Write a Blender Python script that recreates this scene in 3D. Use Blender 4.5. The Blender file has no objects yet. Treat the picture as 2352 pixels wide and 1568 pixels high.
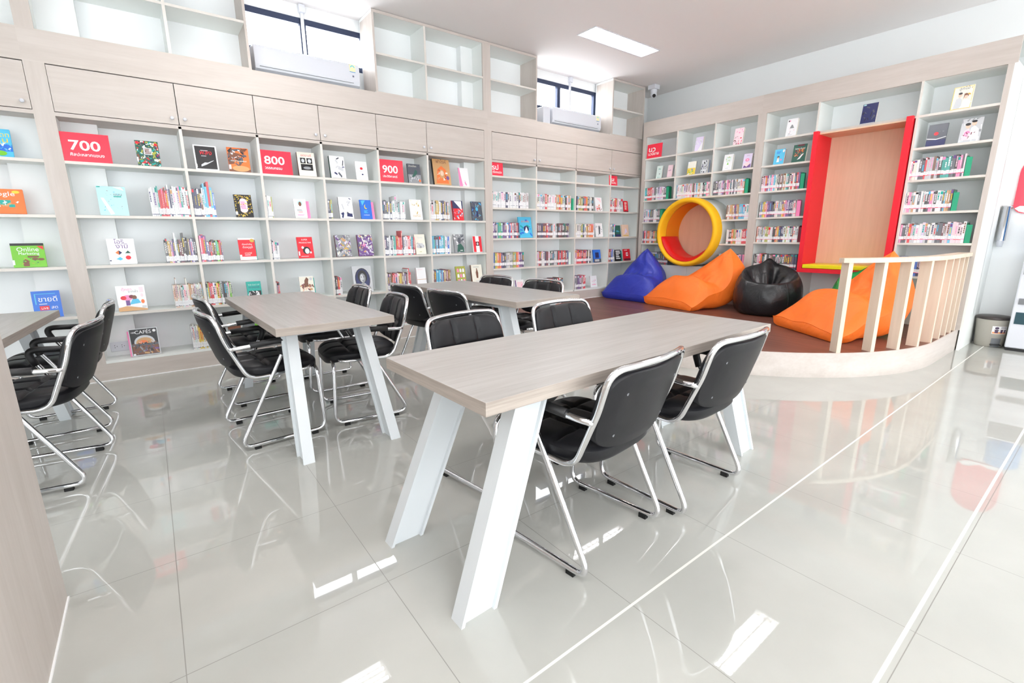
import bpy, math, random
from mathutils import Vector, Matrix
random.seed(7)
SC = bpy.context.scene
COL = SC.collection
# ------------------------------------------------------------------ camera
CAM = Vector((-6.5214, -5.2007, 1.2))
RIGHT = Vector((0.79495781, -0.60660865, -0.00824721))
UP = Vector((0.14037337, 0.17069924, 0.97527283))
FWD = Vector((0.59020114, 0.77645844, -0.2208504))
FPX = 1073.65
cam = bpy.data.objects.new('camera', bpy.data.cameras.new('camera'))
COL.objects.link(cam)
cam.data.sensor_width = 36.0
cam.data.lens = FPX * 36.0 / 2352
cam.data.clip_start = 0.02
m = Matrix((RIGHT, UP, -FWD)).transposed().to_4x4()
m.translation = CAM
cam.matrix_world = m
SC.camera = cam
# ------------------------------------------------------------------ light / exposure
SC.view_settings.view_transform = 'Standard'
SC.view_settings.look = 'None'
SC.view_settings.gamma = 1.0
SC.view_settings.use_curve_mapping = False
SC.view_settings.exposure = 0.42
world = bpy.data.worlds.new('sky')
SC.world = world
world.use_nodes = True
WB = world.node_tree.nodes['Background']
WB.inputs[0].default_value = (0.93, 0.97, 1.0, 1)
_wn = world.node_tree.nodes; _wl = world.node_tree.links
_tc = _wn.new('ShaderNodeTexCoord'); _sx = _wn.new('ShaderNodeSeparateXYZ'); _wl.new(_tc.outputs['Generated'], _sx.inputs[0])
_mr = _wn.new('ShaderNodeMapRange'); _mr.interpolation_type = 'SMOOTHSTEP'
for _i, _v in ((1, 0.05), (2, 0.75), (3, 4.0), (4, 9.5)): _mr.inputs[_i].default_value = _v
_wl.new(_sx.outputs['Y'], _mr.inputs[0]); _wl.new(_mr.outputs[0], WB.inputs[1])   # the sky is brightest beyond the high windows
LAMP_STRENGTH = 42.0
SC.cycles.max_bounces = 10
SC.cycles.diffuse_bounces = 5
SC.cycles.glossy_bounces = 4
SC.cycles.sample_clamp_indirect = 6.0
SC.cycles.use_denoising = True
CEIL = 3.5
PLAT = 0.212


def ray(px, py):
    return RIGHT * ((px - 1176) / FPX) - UP * ((py - 784) / FPX) + FWD


def on_y(px, py, y):
    d = ray(px, py); return CAM + d * ((y - CAM.y) / d.y)


def on_x(px, py, x):
    d = ray(px, py); return CAM + d * ((x - CAM.x) / d.x)


def on_z(px, py, z):
    d = ray(px, py); return CAM + d * ((z - CAM.z) / d.z)


# ------------------------------------------------------------------ materials
def srgb(r, g, b):
    f = lambda c: (c / 255 / 12.92) if c / 255 <= 0.04045 else ((c / 255 + 0.055) / 1.055) ** 2.4
    return (f(r), f(g), f(b), 1.0)


def mat(name, col, rough=0.5, metal=0.0, spec=0.5, coat=0.0):
    M = bpy.data.materials.new(name); M.use_nodes = True
    b = M.node_tree.nodes['Principled BSDF']
    b.inputs['Base Color'].default_value = col
    b.inputs['Roughness'].default_value = rough
    b.inputs['Metallic'].default_value = metal
    b.inputs['Specular IOR Level'].default_value = spec
    b.inputs['Coat Weight'].default_value = coat
    return M


def nodes(M):
    nt = M.node_tree
    return nt, nt.nodes, nt.links, nt.nodes['Principled BSDF']


def wood(name, c1, c2, scale, rough=0.45, spec=0.4, stretch=(1, 1, 1), fine=0.35):
    """streaky laminate, the grain along the axis with the small stretch factor"""
    M = mat(name, c1, rough, 0, spec)
    nt, N, L, B = nodes(M)
    tc = N.new('ShaderNodeTexCoord'); mp = N.new('ShaderNodeMapping')
    mp.inputs['Scale'].default_value = [scale * s for s in stretch]
    n1 = N.new('ShaderNodeTexNoise'); n1.inputs['Scale'].default_value = 1.0; n1.inputs['Detail'].default_value = 5
    n1.inputs['Distortion'].default_value = 0.6
    mp2 = N.new('ShaderNodeMapping'); mp2.inputs['Scale'].default_value = [scale * 6 * s for s in stretch]
    n2 = N.new('ShaderNodeTexNoise'); n2.inputs['Scale'].default_value = 1.0; n2.inputs['Detail'].default_value = 3
    mx = N.new('ShaderNodeMix'); mx.data_type = 'FLOAT'; mx.inputs[0].default_value = fine
    rp = N.new('ShaderNodeValToRGB')
    rp.color_ramp.elements[0].position = 0.32; rp.color_ramp.elements[0].color = c2
    rp.color_ramp.elements[1].position = 0.62; rp.color_ramp.elements[1].color = c1
    L.new(tc.outputs['Object'], mp.inputs['Vector']); L.new(mp.outputs[0], n1.inputs['Vector'])
    L.new(tc.outputs['Object'], mp2.inputs['Vector']); L.new(mp2.outputs[0], n2.inputs['Vector'])
    L.new(n1.outputs['Fac'], mx.inputs[2]); L.new(n2.outputs['Fac'], mx.inputs[3])
    L.new(mx.outputs[0], rp.inputs['Fac']); L.new(rp.outputs['Color'], B.inputs['Base Color'])
    return M


def add_bump(M, scale, strength, dist=0.01, detail=4, distort=0.0):
    nt, N, L, B = nodes(M)
    tc = N.new('ShaderNodeTexCoord')
    n = N.new('ShaderNodeTexNoise'); n.inputs['Scale'].default_value = scale; n.inputs['Detail'].default_value = detail
    n.inputs['Distortion'].default_value = distort
    bp = N.new('ShaderNodeBump'); bp.inputs['Strength'].default_value = strength; bp.inputs['Distance'].default_value = dist
    L.new(tc.outputs['Object'], n.inputs['Vector']); L.new(n.outputs['Fac'], bp.inputs['Height']); L.new(bp.outputs[0], B.inputs['Normal'])
    return M


W1, W2 = srgb(204, 195, 188), srgb(192, 182, 174)
M_WOODX = wood('pale laminate grain along x', W1, W2, 9, stretch=(0.09, 1, 1))
M_WOODY = wood('pale laminate grain along y', W1, W2, 9, stretch=(1, 0.09, 1))
M_WOODZ = wood('pale laminate upright grain', W1, W2, 9, stretch=(1, 1, 0.09))
M_EDGE = wood('pale laminate edging', srgb(226, 221, 214), srgb(216, 210, 202), 9, stretch=(0.2, 0.2, 0.2))
M_WHITE = mat('white melamine', srgb(236, 239, 236), 0.5, 0, 0.35)
M_BACK = mat('white back board', srgb(243, 245, 246), 0.6, 0, 0.3)
M_WALL = mat('white wall paint', srgb(236, 238, 238), 0.75, 0, 0.2)
M_CEIL = mat('white ceiling paint', srgb(240, 236, 235), 0.8, 0, 0.2)
M_TABLE = wood('grey ash table laminate', srgb(178, 174, 170), srgb(159, 154, 149), 14, 0.32, 0.5, stretch=(0.05, 1, 1), fine=0.55)
M_TEDGE = wood('grey ash table edge', srgb(182, 171, 161), srgb(152, 141, 132), 14, 0.45, 0.4, stretch=(0.06, 0.06, 1.6), fine=0.5)
M_NICHE = wood('tan beech veneer', srgb(230, 198, 170), srgb(220, 186, 157), 7, 0.5, 0.35, stretch=(1, 1, 0.08))
M_POST = wood('light ash board', srgb(226, 208, 188), srgb(214, 194, 173), 8, 0.5, 0.35, stretch=(1, 1, 0.08))
M_DECK = wood('dark brown floorboards', srgb(122, 78, 65), srgb(84, 50, 42), 10, 0.4, 0.4, stretch=(1, 0.07, 1), fine=0.45)
M_STEEL = mat('white powder coated steel', srgb(224, 229, 232), 0.35, 0, 0.5)
M_CHROME = mat('polished chrome', (0.80, 0.80, 0.82, 1), 0.07, 1.0)
M_LEATHER = add_bump(mat('black leatherette', srgb(23, 23, 27), 0.42, 0, 0.36), 60, 0.08, 0.002)
M_BLACK = mat('black plastic', srgb(28, 28, 30), 0.45)
M_RUBBER = mat('black rubber', srgb(20, 20, 20), 0.8)
M_BLACKBAG = add_bump(mat('black vinyl', srgb(28, 29, 32), 0.33, 0, 0.5), 7, 0.35, 0.03, 5, 1.0)
M_BLUEBAG = add_bump(mat('royal blue nylon', srgb(44, 56, 165), 0.4, 0, 0.45), 6, 0.35, 0.03, 5, 1.2)
M_ORANGEBAG = add_bump(mat('orange nylon', srgb(255, 124, 42), 0.5, 0, 0.4), 6, 0.35, 0.03, 5, 1.2)
M_GREENBAG = add_bump(mat('green nylon', srgb(0, 140, 66), 0.45, 0, 0.4), 6, 0.35, 0.03, 5, 1.2)
M_RED = mat('red leatherette padding', srgb(228, 30, 48), 0.5, 0, 0.4)
M_REDCUSH = add_bump(mat('red satin cushion', srgb(214, 14, 20), 0.4, 0, 0.5), 14, 0.3, 0.02)
M_YELLOW = mat('yellow felt padding', srgb(250, 192, 30), 0.6, 0, 0.3)
M_YSEAT = mat('yellow vinyl cushion', srgb(240, 222, 20), 0.35, 0, 0.5)
M_LINING = mat('orange felt lining', srgb(236, 142, 30), 0.85, 0, 0.2)
M_SIGN = mat('red acrylic', srgb(240, 42, 70), 0.12, 0, 0.6)
M_SIGNTXT = mat('white vinyl lettering', srgb(250, 250, 250), 0.4)
M_ALU = mat('dark window aluminium', srgb(48, 58, 84), 0.35, 0.3)
M_ACWHITE = mat('white appliance plastic', srgb(216, 218, 225), 0.3, 0, 0.5)
M_GREY = mat('grey plastic', srgb(120, 122, 126), 0.4)
M_TAUPE = mat('taupe bin plastic', srgb(172, 167, 157), 0.35)
M_DARKLID = mat('dark brown lid plastic', srgb(54, 46, 44), 0.35)
M_INOX = mat('brushed stainless steel', (0.62, 0.62, 0.64, 1), 0.16, 1.0)
M_BLUEPET = mat('blue water bottle plastic', srgb(70, 150, 220), 0.15, 0, 0.5)
M_BKEND = mat('green enamelled bookend', srgb(40, 160, 120), 0.35)
M_DARK = mat('dark cavity', srgb(25, 25, 25), 0.9)

# printed paper: the colour of every face comes with the mesh
M_PRINT = bpy.data.materials.new('printed paper'); M_PRINT.use_nodes = True
_nt, _N, _L, _B = nodes(M_PRINT)
_a = _N.new('ShaderNodeAttribute'); _a.attribute_name = 'Col'
_L.new(_a.outputs['Color'], _B.inputs['Base Color'])
_B.inputs['Roughness'].default_value = 0.3

# glass
M_GLASS = bpy.data.materials.new('window glass'); M_GLASS.use_nodes = True
_nt = M_GLASS.node_tree; _nt.nodes.clear()
_o = _nt.nodes.new('ShaderNodeOutputMaterial'); _t = _nt.nodes.new('ShaderNodeBsdfTransparent'); _g = _nt.nodes.new('ShaderNodeBsdfGlossy')
_g.inputs['Roughness'].default_value = 0.02
_x = _nt.nodes.new('ShaderNodeMixShader'); _x.inputs[0].default_value = 0.06
_nt.links.new(_t.outputs[0], _x.inputs[1]); _nt.links.new(_g.outputs[0], _x.inputs[2]); _nt.links.new(_x.outputs[0], _o.inputs[0])

# lamp tube
M_TUBE = bpy.data.materials.new('lit fluorescent tube'); M_TUBE.use_nodes = True
_b = M_TUBE.node_tree.nodes['Principled BSDF']
_b.inputs['Emission Color'].default_value = (1, 0.98, 0.96, 1); _b.inputs['Emission Strength'].default_value = LAMP_STRENGTH
M_REFLECTOR = mat('lamp reflector', (0.9, 0.9, 0.92, 1), 0.25, 0.6)


def floor_material():
    M = mat('polished ivory porcelain tile', srgb(205, 203, 196), 0.014, 0, 0.62)
    nt, N, L, B = nodes(M)
    tc = N.new('ShaderNodeTexCoord'); sp = N.new('ShaderNodeSeparateXYZ'); L.new(tc.outputs['Object'], sp.inputs[0])

    def mth(op, a, b=None, c=None):
        n = N.new('ShaderNodeMath'); n.operation = op
        for i, v in enumerate((a, b, c)):
            if v is None: continue
            if isinstance(v, (int, float)): n.inputs[i].default_value = v
            else: L.new(v, n.inputs[i])
        return n.outputs[0]

    def line(coord, start, step, half):
        f = mth('FRACT', mth('DIVIDE', mth('SUBTRACT', coord, start), step))
        d = mth('MULTIPLY', mth('SUBTRACT', 0.5, mth('ABSOLUTE', mth('SUBTRACT', f, 0.5))), step)
        return mth('LESS_THAN', d, half)

    lx = line(sp.outputs[0], -6.605, 0.5975, 0.0013)
    ly = line(sp.outputs[1], -1.97, 0.604, 0.0013)
    dark = mth('MAXIMUM', lx, ly)
    w1 = mth('LESS_THAN', mth('ABSOLUTE', mth('SUBTRACT', sp.outputs[1], -4.385)), 0.0045)
    w2 = mth('LESS_THAN', mth('ABSOLUTE', mth('SUBTRACT', sp.outputs[1], -4.97)), 0.0055)
    wide = mth('MAXIMUM', w1, w2)
    no = N.new('ShaderNodeTexNoise'); no.inputs['Scale'].default_value = 2.2; no.inputs['Detail'].default_value = 6
    L.new(tc.outputs['Object'], no.inputs['Vector'])
    rp = N.new('ShaderNodeValToRGB')
    rp.color_ramp.elements[0].position = 0.35; rp.color_ramp.elements[0].color = srgb(182, 182, 176)
    rp.color_ramp.elements[1].position = 0.65; rp.color_ramp.elements[1].color = srgb(190, 190, 184)
    L.new(no.outputs['Fac'], rp.inputs['Fac'])

    def mixc(fac, a, b):
        n = N.new('ShaderNodeMix'); n.data_type = 'RGBA'; L.new(fac, n.inputs[0]); L.new(a, n.inputs[6]); n.inputs[7].default_value = b
        return n.outputs[2]
    c = mixc(dark, rp.outputs['Color'], srgb(140, 138, 132))
    c = mixc(wide, c, srgb(235, 233, 226))
    L.new(c, B.inputs['Base Color'])
    g = mth('MAXIMUM', dark, wide)
    r = mth('ADD', 0.014, mth('MULTIPLY', g, 0.5)); L.new(r, B.inputs['Roughness'])
    return M


M_FLOOR = floor_material()


# ------------------------------------------------------------------ mesh building
class MB:
    def __init__(self):
        self.v, self.f, self.m, self.s, self.c, self.mats = [], [], [], [], [], []

    def mi(self, m):
        if m not in self.mats: self.mats.append(m)
        return self.mats.index(m)

    def add(self, verts, faces, m, smooth=False, col=None):
        o = len(self.v); k = self.mi(m)
        self.v += [tuple(p) for p in verts]
        for f in faces:
            self.f.append([i + o for i in f]); self.m.append(k); self.s.append(smooth); self.c.append(col)
        return self

    def box(self, x0, x1, y0, y1, z0, z1, m, col=None, cols=None):
        x0, x1 = sorted((x0, x1)); y0, y1 = sorted((y0, y1)); z0, z1 = sorted((z0, z1))
        vs = [(x0, y0, z0), (x1, y0, z0), (x1, y1, z0), (x0, y1, z0), (x0, y0, z1), (x1, y0, z1), (x1, y1, z1), (x0, y1, z1)]
        fs = [(0, 3, 2, 1), (4, 5, 6, 7), (0, 1, 5, 4), (2, 3, 7, 6), (1, 2, 6, 5), (3, 0, 4, 7)]
        if cols:
            for f, c in zip(fs, cols): self.add(vs, [f], m, False, c)   # bottom, top, -y, +y, +x, -x
        else:
            self.add(vs, fs, m, False, col)
        return self

    def obox(self, c, ex, ey, ez, m, col=None):
        """oriented box: centre and three half-extent vectors"""
        c, ex, ey, ez = map(Vector, (c, ex, ey, ez))
        vs = [c + sx * ex + sy * ey + sz * ez for sz in (-1, 1) for sx, sy in ((-1, -1), (1, -1), (1, 1), (-1, 1))]
        return self.add(vs, [(0, 3, 2, 1), (4, 5, 6, 7), (0, 1, 5, 4), (2, 3, 7, 6), (1, 2, 6, 5), (3, 0, 4, 7)], m, False, col)

    def hexa(self, b, t, m):
        """bottom quad b, top quad t (each counter-clockwise from above)"""
        return self.add(list(b) + list(t), [(3, 2, 1, 0), (4, 5, 6, 7), (0, 1, 5, 4), (1, 2, 6, 5), (2, 3, 7, 6), (3, 0, 4, 7)], m)

    def prism(self, pts, axis, a0, a1, m, smooth=False, col=None):
        """polygon pts extruded along an axis (0 x, 1 y, 2 z)"""
        def at(p, a):
            q = list(p); q.insert(axis, a); return tuple(q)
        n = len(pts)
        vs = [at(p, a0) for p in pts] + [at(p, a1) for p in pts]
        fs = [tuple(range(n))[::-1], tuple(range(n, 2 * n))] + [(i, (i + 1) % n, n + (i + 1) % n, n + i) for i in range(n)]
        self.add(vs, fs[:2], m, False, col); o = len(self.v) - 2 * n; k = self.mi(m)
        for f in fs[2:]:
            self.f.append([i + o for i in f]); self.m.append(k); self.s.append(smooth); self.c.append(col)
        return self

    def tube(self, pts, r, m, seg=12, closed=False, caps=True):
        pts = [Vector(p) for p in pts]; n = len(pts); rings = []
        T = []
        for i in range(n):
            a = pts[(i - 1) % n] if (closed or i) else pts[i]
            b = pts[(i + 1) % n] if (closed or i < n - 1) else pts[i]
            T.append((b - a).normalized())
        u = T[0].orthogonal().normalized()
        for i in range(n):
            u = (u - T[i] * u.dot(T[i])).normalized(); w = T[i].cross(u)
            rings.append([pts[i] + r * (math.cos(2 * math.pi * k / seg) * u + math.sin(2 * math.pi * k / seg) * w) for k in range(seg)])
        vs = [p for R_ in rings for p in R_]; fs = []
        for i in range(n if closed else n - 1):
            j = (i + 1) % n
            fs += [(i * seg + k, i * seg + (k + 1) % seg, j * seg + (k + 1) % seg, j * seg + k) for k in range(seg)]
        self.add(vs, fs, m, True)
        if caps and not closed:
            o = len(self.v) - len(vs); k = self.mi(m)
            for ring, rev in ((range(seg), True), (range((n - 1) * seg, n * seg), False)):
                q = [o + i for i in ring]; self.f.append(q[::-1] if rev else q); self.m.append(k); self.s.append(False); self.c.append(None)
        return self

    def lathe(self, prof, c, m, seg=40, axis=2, smooth=True):
        """profile [(radius, height)] turned about an axis through c; radius 0 closes an end"""
        c = Vector(c); vs = []; fs = []; n = len(prof)
        for r, h in prof:
            for k in range(seg):
                a = 2 * math.pi * k / seg
                q = [r * math.cos(a), r * math.sin(a)]; q.insert(axis, h); vs.append(c + Vector(q))
        for i in range(n - 1):
            fs += [(i * seg + k, i * seg + (k + 1) % seg, (i + 1) * seg + (k + 1) % seg, (i + 1) * seg + k) for k in range(seg)]
        return self.add(vs, fs, m, smooth)

    def grid(self, P, m, smooth=True, closed_u=False, col=None):
        """P[i][j] points"""
        a, b = len(P), len(P[0]); vs = [p for row in P for p in row]; fs = []
        for i in range(a - 1):
            for j in range(b if closed_u else b - 1):
                k = (j + 1) % b
                fs.append((i * b + j, i * b + k, (i + 1) * b + k, (i + 1) * b + j))
        return self.add(vs, fs, m, smooth, col)

    def text(self, s, size, origin, ex, ey, m, col=None, align='LEFT', width=None, bold=0.0):
        """lettering laid on a plane: origin, unit vectors along the line and up"""
        cu = bpy.data.curves.new('lettering', 'FONT'); cu.body = s; cu.size = size; cu.align_x = align; cu.offset = bold * size; cu.resolution_u = 3
        o = bpy.data.objects.new('lettering', cu); COL.objects.link(o)
        dg = bpy.context.evaluated_depsgraph_get(); ev = o.evaluated_get(dg); me = ev.to_mesh()
        origin, ex, ey = Vector(origin), Vector(ex), Vector(ey)
        vs = [v.co.copy() for v in me.vertices]; fs = [list(p.vertices) for p in me.polygons]
        if vs:
            xs = [v.x for v in vs]; k = 1.0
            if width: k = width / max(1e-6, max(xs) - min(xs))
            self.add([origin + ex * (v.x * k) + ey * (v.y * (min(k, 1.6) if width else 1.0)) for v in vs], fs, m, False, col)
        ev.to_mesh_clear(); COL.objects.unlink(o); bpy.data.objects.remove(o); bpy.data.curves.remove(cu)
        return self

    def build(self, name, parent=None, world=True, bevel=0.0, tagged=None):
        off = Vector((0, 0, 0))
        if parent is not None and world:
            p = parent
            while p is not None: off = off + Vector(p.location); p = p.parent
        me = bpy.data.meshes.new(name)
        me.from_pydata([(x - off.x, y - off.y, z - off.z) for x, y, z in self.v], [], self.f)
        for mm in self.mats: me.materials.append(mm)
        me.polygons.foreach_set('material_index', self.m); me.polygons.foreach_set('use_smooth', self.s)
        if any(c is not None for c in self.c):
            at = me.color_attributes.new('Col', 'FLOAT_COLOR', 'CORNER')
            data = []
            for poly, c in zip(me.polygons, self.c):
                data += list(c or (0.8, 0.8, 0.8, 1)) * poly.loop_total
            at.data.foreach_set('color', data)
        me.update()
        o = bpy.data.objects.new(name, me); COL.objects.link(o); o.parent = parent
        if bevel:
            b = o.modifiers.new('edge', 'BEVEL'); b.width = bevel; b.segments = 2; b.limit_method = 'ANGLE'; b.angle_limit = math.radians(40)
        return o


def words_ok(label):
    n = len(label.split()); assert 4 <= n <= 16, (n, label)


def tag(o, label, cat, group=None):
    words_ok(label); o['label'] = label; o['category'] = cat
    if group: o['group'] = group
    return o


def thing(name, label, cat, loc=(0, 0, 0), rz=0.0, group=None):
    o = bpy.data.objects.new(name, None); COL.objects.link(o); o.empty_display_size = 0.1
    o.location = loc; o.rotation_euler = (0, 0, rz)
    return tag(o, label, cat, group)


def struct(mb, name, parent=None, **k):
    o = mb.build(name, parent, **k); o['kind'] = 'structure'; return o


def copy_tree(o, parent=None):
    c = o.copy(); COL.objects.link(c); c.parent = parent
    for ch in o.children: copy_tree(ch, c)
    return c


def arc(c, r, a0, a1, n, plane):
    """points on an arc; plane gives two unit vectors"""
    c = Vector(c); u, w = map(Vector, plane)
    return [c + r * (math.cos(a0 + (a1 - a0) * i / n) * u + math.sin(a0 + (a1 - a0) * i / n) * w) for i in range(n + 1)]


def fillet(pts, r, n=6):
    """polyline with rounded corners"""
    pts = [Vector(p) for p in pts]; out = [pts[0]]
    for i in range(1, len(pts) - 1):
        p, a, b = pts[i], (pts[i - 1] - pts[i]), (pts[i + 1] - pts[i])
        rr = r[i] if isinstance(r, (list, tuple)) else r
        d = min(rr, a.length * 0.48, b.length * 0.48)
        p0, p1 = p + a.normalized() * d, p + b.normalized() * d
        for k in range(n + 1):
            t = k / n; out.append(p0 * (1 - t) ** 2 + p * 2 * t * (1 - t) + p1 * t * t)
    return out + [pts[-1]]


# ================================================================== THE SETTING
WALLY, WALLX = 0.38, 0.72
XMIN, YMIN = -9.4, -9.6
mb = MB(); mb.box(XMIN, WALLX, YMIN, WALLY, -0.1, 0.0, M_FLOOR); struct(mb, 'floor')
LAMPX = [(-2.155, -.955), (-6.25, -5.05)]
LAMPY = [-.92, -3.18, -5.44, -7.70]
mb = MB()
_y = YMIN - .2
for ly in sorted(LAMPY):
    mb.box(XMIN - .2, WALLX + .2, _y, ly - .15, CEIL, CEIL + .12, M_CEIL)
    _x = XMIN - .2
    for a, b in sorted(LAMPX): mb.box(_x, a, ly - .15, ly + .15, CEIL, CEIL + .12, M_CEIL); _x = b
    mb.box(_x, WALLX + .2, ly - .15, ly + .15, CEIL, CEIL + .12, M_CEIL); _y = ly + .15
mb.box(XMIN - .2, WALLX + .2, _y, WALLY + .15, CEIL, CEIL + .12, M_CEIL); struct(mb, 'ceiling')
WINS = [(-5.60, -4.28), (-2.16, -0.56)]
WZ0, WZ1 = 2.98, 3.385
mb = MB()
xs = [XMIN - .2] + [a for w in WINS for a in w] + [WALLX + .2]
for i in range(0, 6, 2): mb.box(xs[i], xs[i + 1], WALLY, WALLY + .14, 0, CEIL, M_WALL)
for a, b in WINS:
    mb.box(a, b, WALLY, WALLY + .14, 0, WZ0, M_WALL); mb.box(a, b, WALLY, WALLY + .14, WZ1, CEIL, M_WALL)
struct(mb, 'wall_left')
mb = MB(); mb.box(WALLX, WALLX + .14, YMIN, WALLY, 0, CEIL, M_WALL); struct(mb, 'wall_right')
# unseen side behind the camera, left open between posts so sky light floods in
mb = MB()
mb.box(XMIN, WALLX, YMIN - .14, YMIN, 2.6, CEIL, M_WALL); mb.box(XMIN, WALLX, YMIN - .14, YMIN, 0, .12, M_WALL)
for k in range(6):
    x = XMIN + k * (WALLX - XMIN) / 5; mb.box(x - .05, x + .05, YMIN - .12, YMIN, .12, 2.6, M_WALL)
struct(mb, 'wall_back')
mb = MB(); mb.box(XMIN - .14, XMIN, -3.3, WALLY, 0, CEIL, M_WALL)  # unseen side wall, its rear opening shaped to light the right-hand wall
mb.box(XMIN - .14, XMIN, YMIN, -3.3, 2.95, CEIL, M_WALL); mb.box(XMIN - .14, XMIN, YMIN, -3.3, 0, .12, M_WALL)
for k in range(4): mb.box(XMIN - .12, XMIN, YMIN + 1.6 * k, YMIN + 1.6 * k + .1, .12, 2.95, M_WALL)
struct(mb, 'wall_far')
for i, (a, b) in enumerate(WINS):
    w = MB(); t = .055; y0, y1 = WALLY + .01, WALLY + .06
    w.box(a, b, y0, y1, WZ1 - t, WZ1, M_ALU); w.box(a, b, y0, y1, WZ0, WZ0 + t, M_ALU)
    w.box(a, a + t, y0, y1, WZ0 + t, WZ1 - t, M_ALU); w.box(b - t, b, y0, y1, WZ0 + t, WZ1 - t, M_ALU)
    c = (a + b) / 2; w.box(c - .03, c + .03, y0, y1, WZ0 + t, WZ1 - t, M_ALU)
    o = struct(w, 'window_%d' % (i + 1))
    g = MB(); g.box(a + t, b - t, y0 + .022, y0 + .028, WZ0 + t, WZ1 - t, M_GLASS); p = g.build('pane', o)
# structural pillars showing at the back of the shelving
mb = MB(); mb.box(-7.3, -6.72, .205, WALLY, 0, CEIL, M_WALL); struct(mb, 'wall_pillar')
mb = MB(); mb.box(-3.145, -2.70, .235, WALLY, 0, CEIL, M_WALL); struct(mb, 'wall_pillar')

# raised platform
PC, PR = Vector((-0.845, -2.218)), 2.01


def plat_outline(r, n=40):
    pts = [(PC.x - r, 0.0)]
    for k in range(n + 1):
        a = math.pi + (math.pi / 2) * k / n; pts.append((PC.x + r * math.cos(a), PC.y + r * math.sin(a)))
    return pts + [(WALLX, PC.y - r), (WALLX, 0.0)]


root = bpy.data.objects.new('floor_platform', None); COL.objects.link(root); root['kind'] = 'structure'
out, inn = plat_outline(PR), plat_outline(PR - .02)
mb = MB()
n = len(out) - 1
vs = [(x, y, 0) for x, y in out[:n]] + [(x, y, PLAT) for x, y in out[:n]] + [(x, y, PLAT) for x, y in inn[:n]]
mb.add(vs, [(i, i + 1, n + i + 1, n + i) for i in range(n - 1)] + [(n + i, n + i + 1, 2 * n + i + 1, 2 * n + i) for i in range(n - 1)], M_WOODX, True)
struct(mb, 'riser', root)
mb = MB(); mb.add([(x, y, PLAT) for x, y in inn], [list(range(len(inn)))], M_DECK); struct(mb, 'deck', root)


# ================================================================== SHELVING
def P(wall, a0, a1, d0, d1, z0, z1):
    """box on a wall: a along it, d into it"""
    return (a0, a1, d0, d1, z0, z1) if wall == 'L' else (d0, d1, -a1, -a0, z0, z1)


def edge_board(mb, wall, a0, a1, d0, d1, z0, z1, edge, body):
    mb.box(*P(wall, a0, a1, d0, d0 + .004, z0, z1), edge); mb.box(*P(wall, a0, a1, d0 + .004, d1, z0, z1), body)


T = .022
DEP = .335
WOODH = {'L': M_WOODX, 'R': M_WOODY}
EDGE = M_EDGE


def bookcase(wall, label, a0, a1, cols, zbot, ztop, plinth, fascia, doors=(), dep=DEP, group=None, name='bookcase', skip_back=(), sides=True):
    """cols: (a0, a1, [shelf tops]) with the board between neighbouring columns built between them"""
    loc = (0, 0, 0)
    L = ((a0 + a1) / 2, 0, plinth[0]) if wall == 'L' else (0, -(a0 + a1) / 2, plinth[0])
    root = thing(name, label, 'bookcase', L, group=group)
    H = WOODH[wall]
    mb = MB(); mb.box(*P(wall, a0, a1, 0, .018, plinth[0], plinth[1] - T), H); mb.build('plinth', root)
    mb = MB(); mb.box(*P(wall, a0, a1, -.005, 0, plinth[0] + .0005, plinth[0] + .008), M_SIGNTXT); mb.build('sealant_strip', root)
    if fascia: mb = MB(); mb.box(*P(wall, a0, a1, 0, .02, fascia[0], fascia[1]), H); mb.box(*P(wall, a0, a1, .02, dep, fascia[0], fascia[0] + .02), M_WHITE); mb.build('cornice', root)
    mb = MB(); mb.box(*P(wall, a0, a1, dep, dep + .012, plinth[1] - .03, fascia[0] if fascia else ztop), M_BACK); mb.build('back_panel', root)
    # end stiles and inner dividers
    zt = fascia[0] if fascia else ztop
    ends = [(a0, cols[0][0])] + [(cols[i][1], cols[i + 1][0]) for i in range(len(cols) - 1)] + [(cols[-1][1], a1)]
    for i, (p, q) in enumerate(ends):
        if q - p < .004: continue
        z1 = zt if (i in (0, len(ends) - 1) or q - p > .05) else ztop
        mb = MB()
        if q - p > .05:
            mb.box(*P(wall, p, q, 0, .02, plinth[1] - T, z1), M_WOODZ)
            mb.box(*P(wall, p, p + .02, .02, dep, plinth[1], z1), M_WHITE); mb.box(*P(wall, q - .02, q, .02, dep, plinth[1], z1), M_WHITE)
        else: edge_board(mb, wall, p, q, 0, dep, plinth[1], z1, M_EDGE, M_WHITE)
        mb.build('stile' if q - p > .05 else 'divider', root)
    for c0, c1, zs in cols:
        mb = MB(); edge_board(mb, wall, c0, c1, 0, dep, zbot - T, zbot, M_WHITE, M_WHITE); mb.build('bottom_board', root)
        for z in zs:
            mb = MB(); edge_board(mb, wall, c0, c1, .002, dep, z - T, z, M_EDGE, M_WHITE); mb.build('shelf', root)
            if wall == 'L':
                for s in (c0 + .012, c1 - .012):   # the small dark support pins under each end
                    mb.box(s - .006, s + .006, .03, .045, z - T - .006, z - T, M_DARK)
    if doors:
        mb = MB(); mb.box(*P(wall, cols[0][0], cols[-1][1], 0, dep, ztop - .02, ztop + .008), H); mb.build('shelf', root)
        for p, q, knob in doors:
            mb = MB(); mb.box(*P(wall, p + .003, q - .003, -.001, .017, ztop + .013, fascia[0] - .008), H)
            d = mb.build('door', root)
            ka = (p + .045) if knob < 0 else (q - .045)
            kc = (ka, -.001, ztop + .06) if wall == 'L' else (-.001, -ka, ztop + .06)
            prof = [(0, -.026), (.010, -.025), (.0145, -.019), (.013, -.013), (.006, -.009), (.006, 0)]
            mb = MB(); mb.lathe(prof, kc, M_ACWHITE, 16, 1 if wall == 'L' else 0); mb.build('knob', d)
    return root


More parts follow.
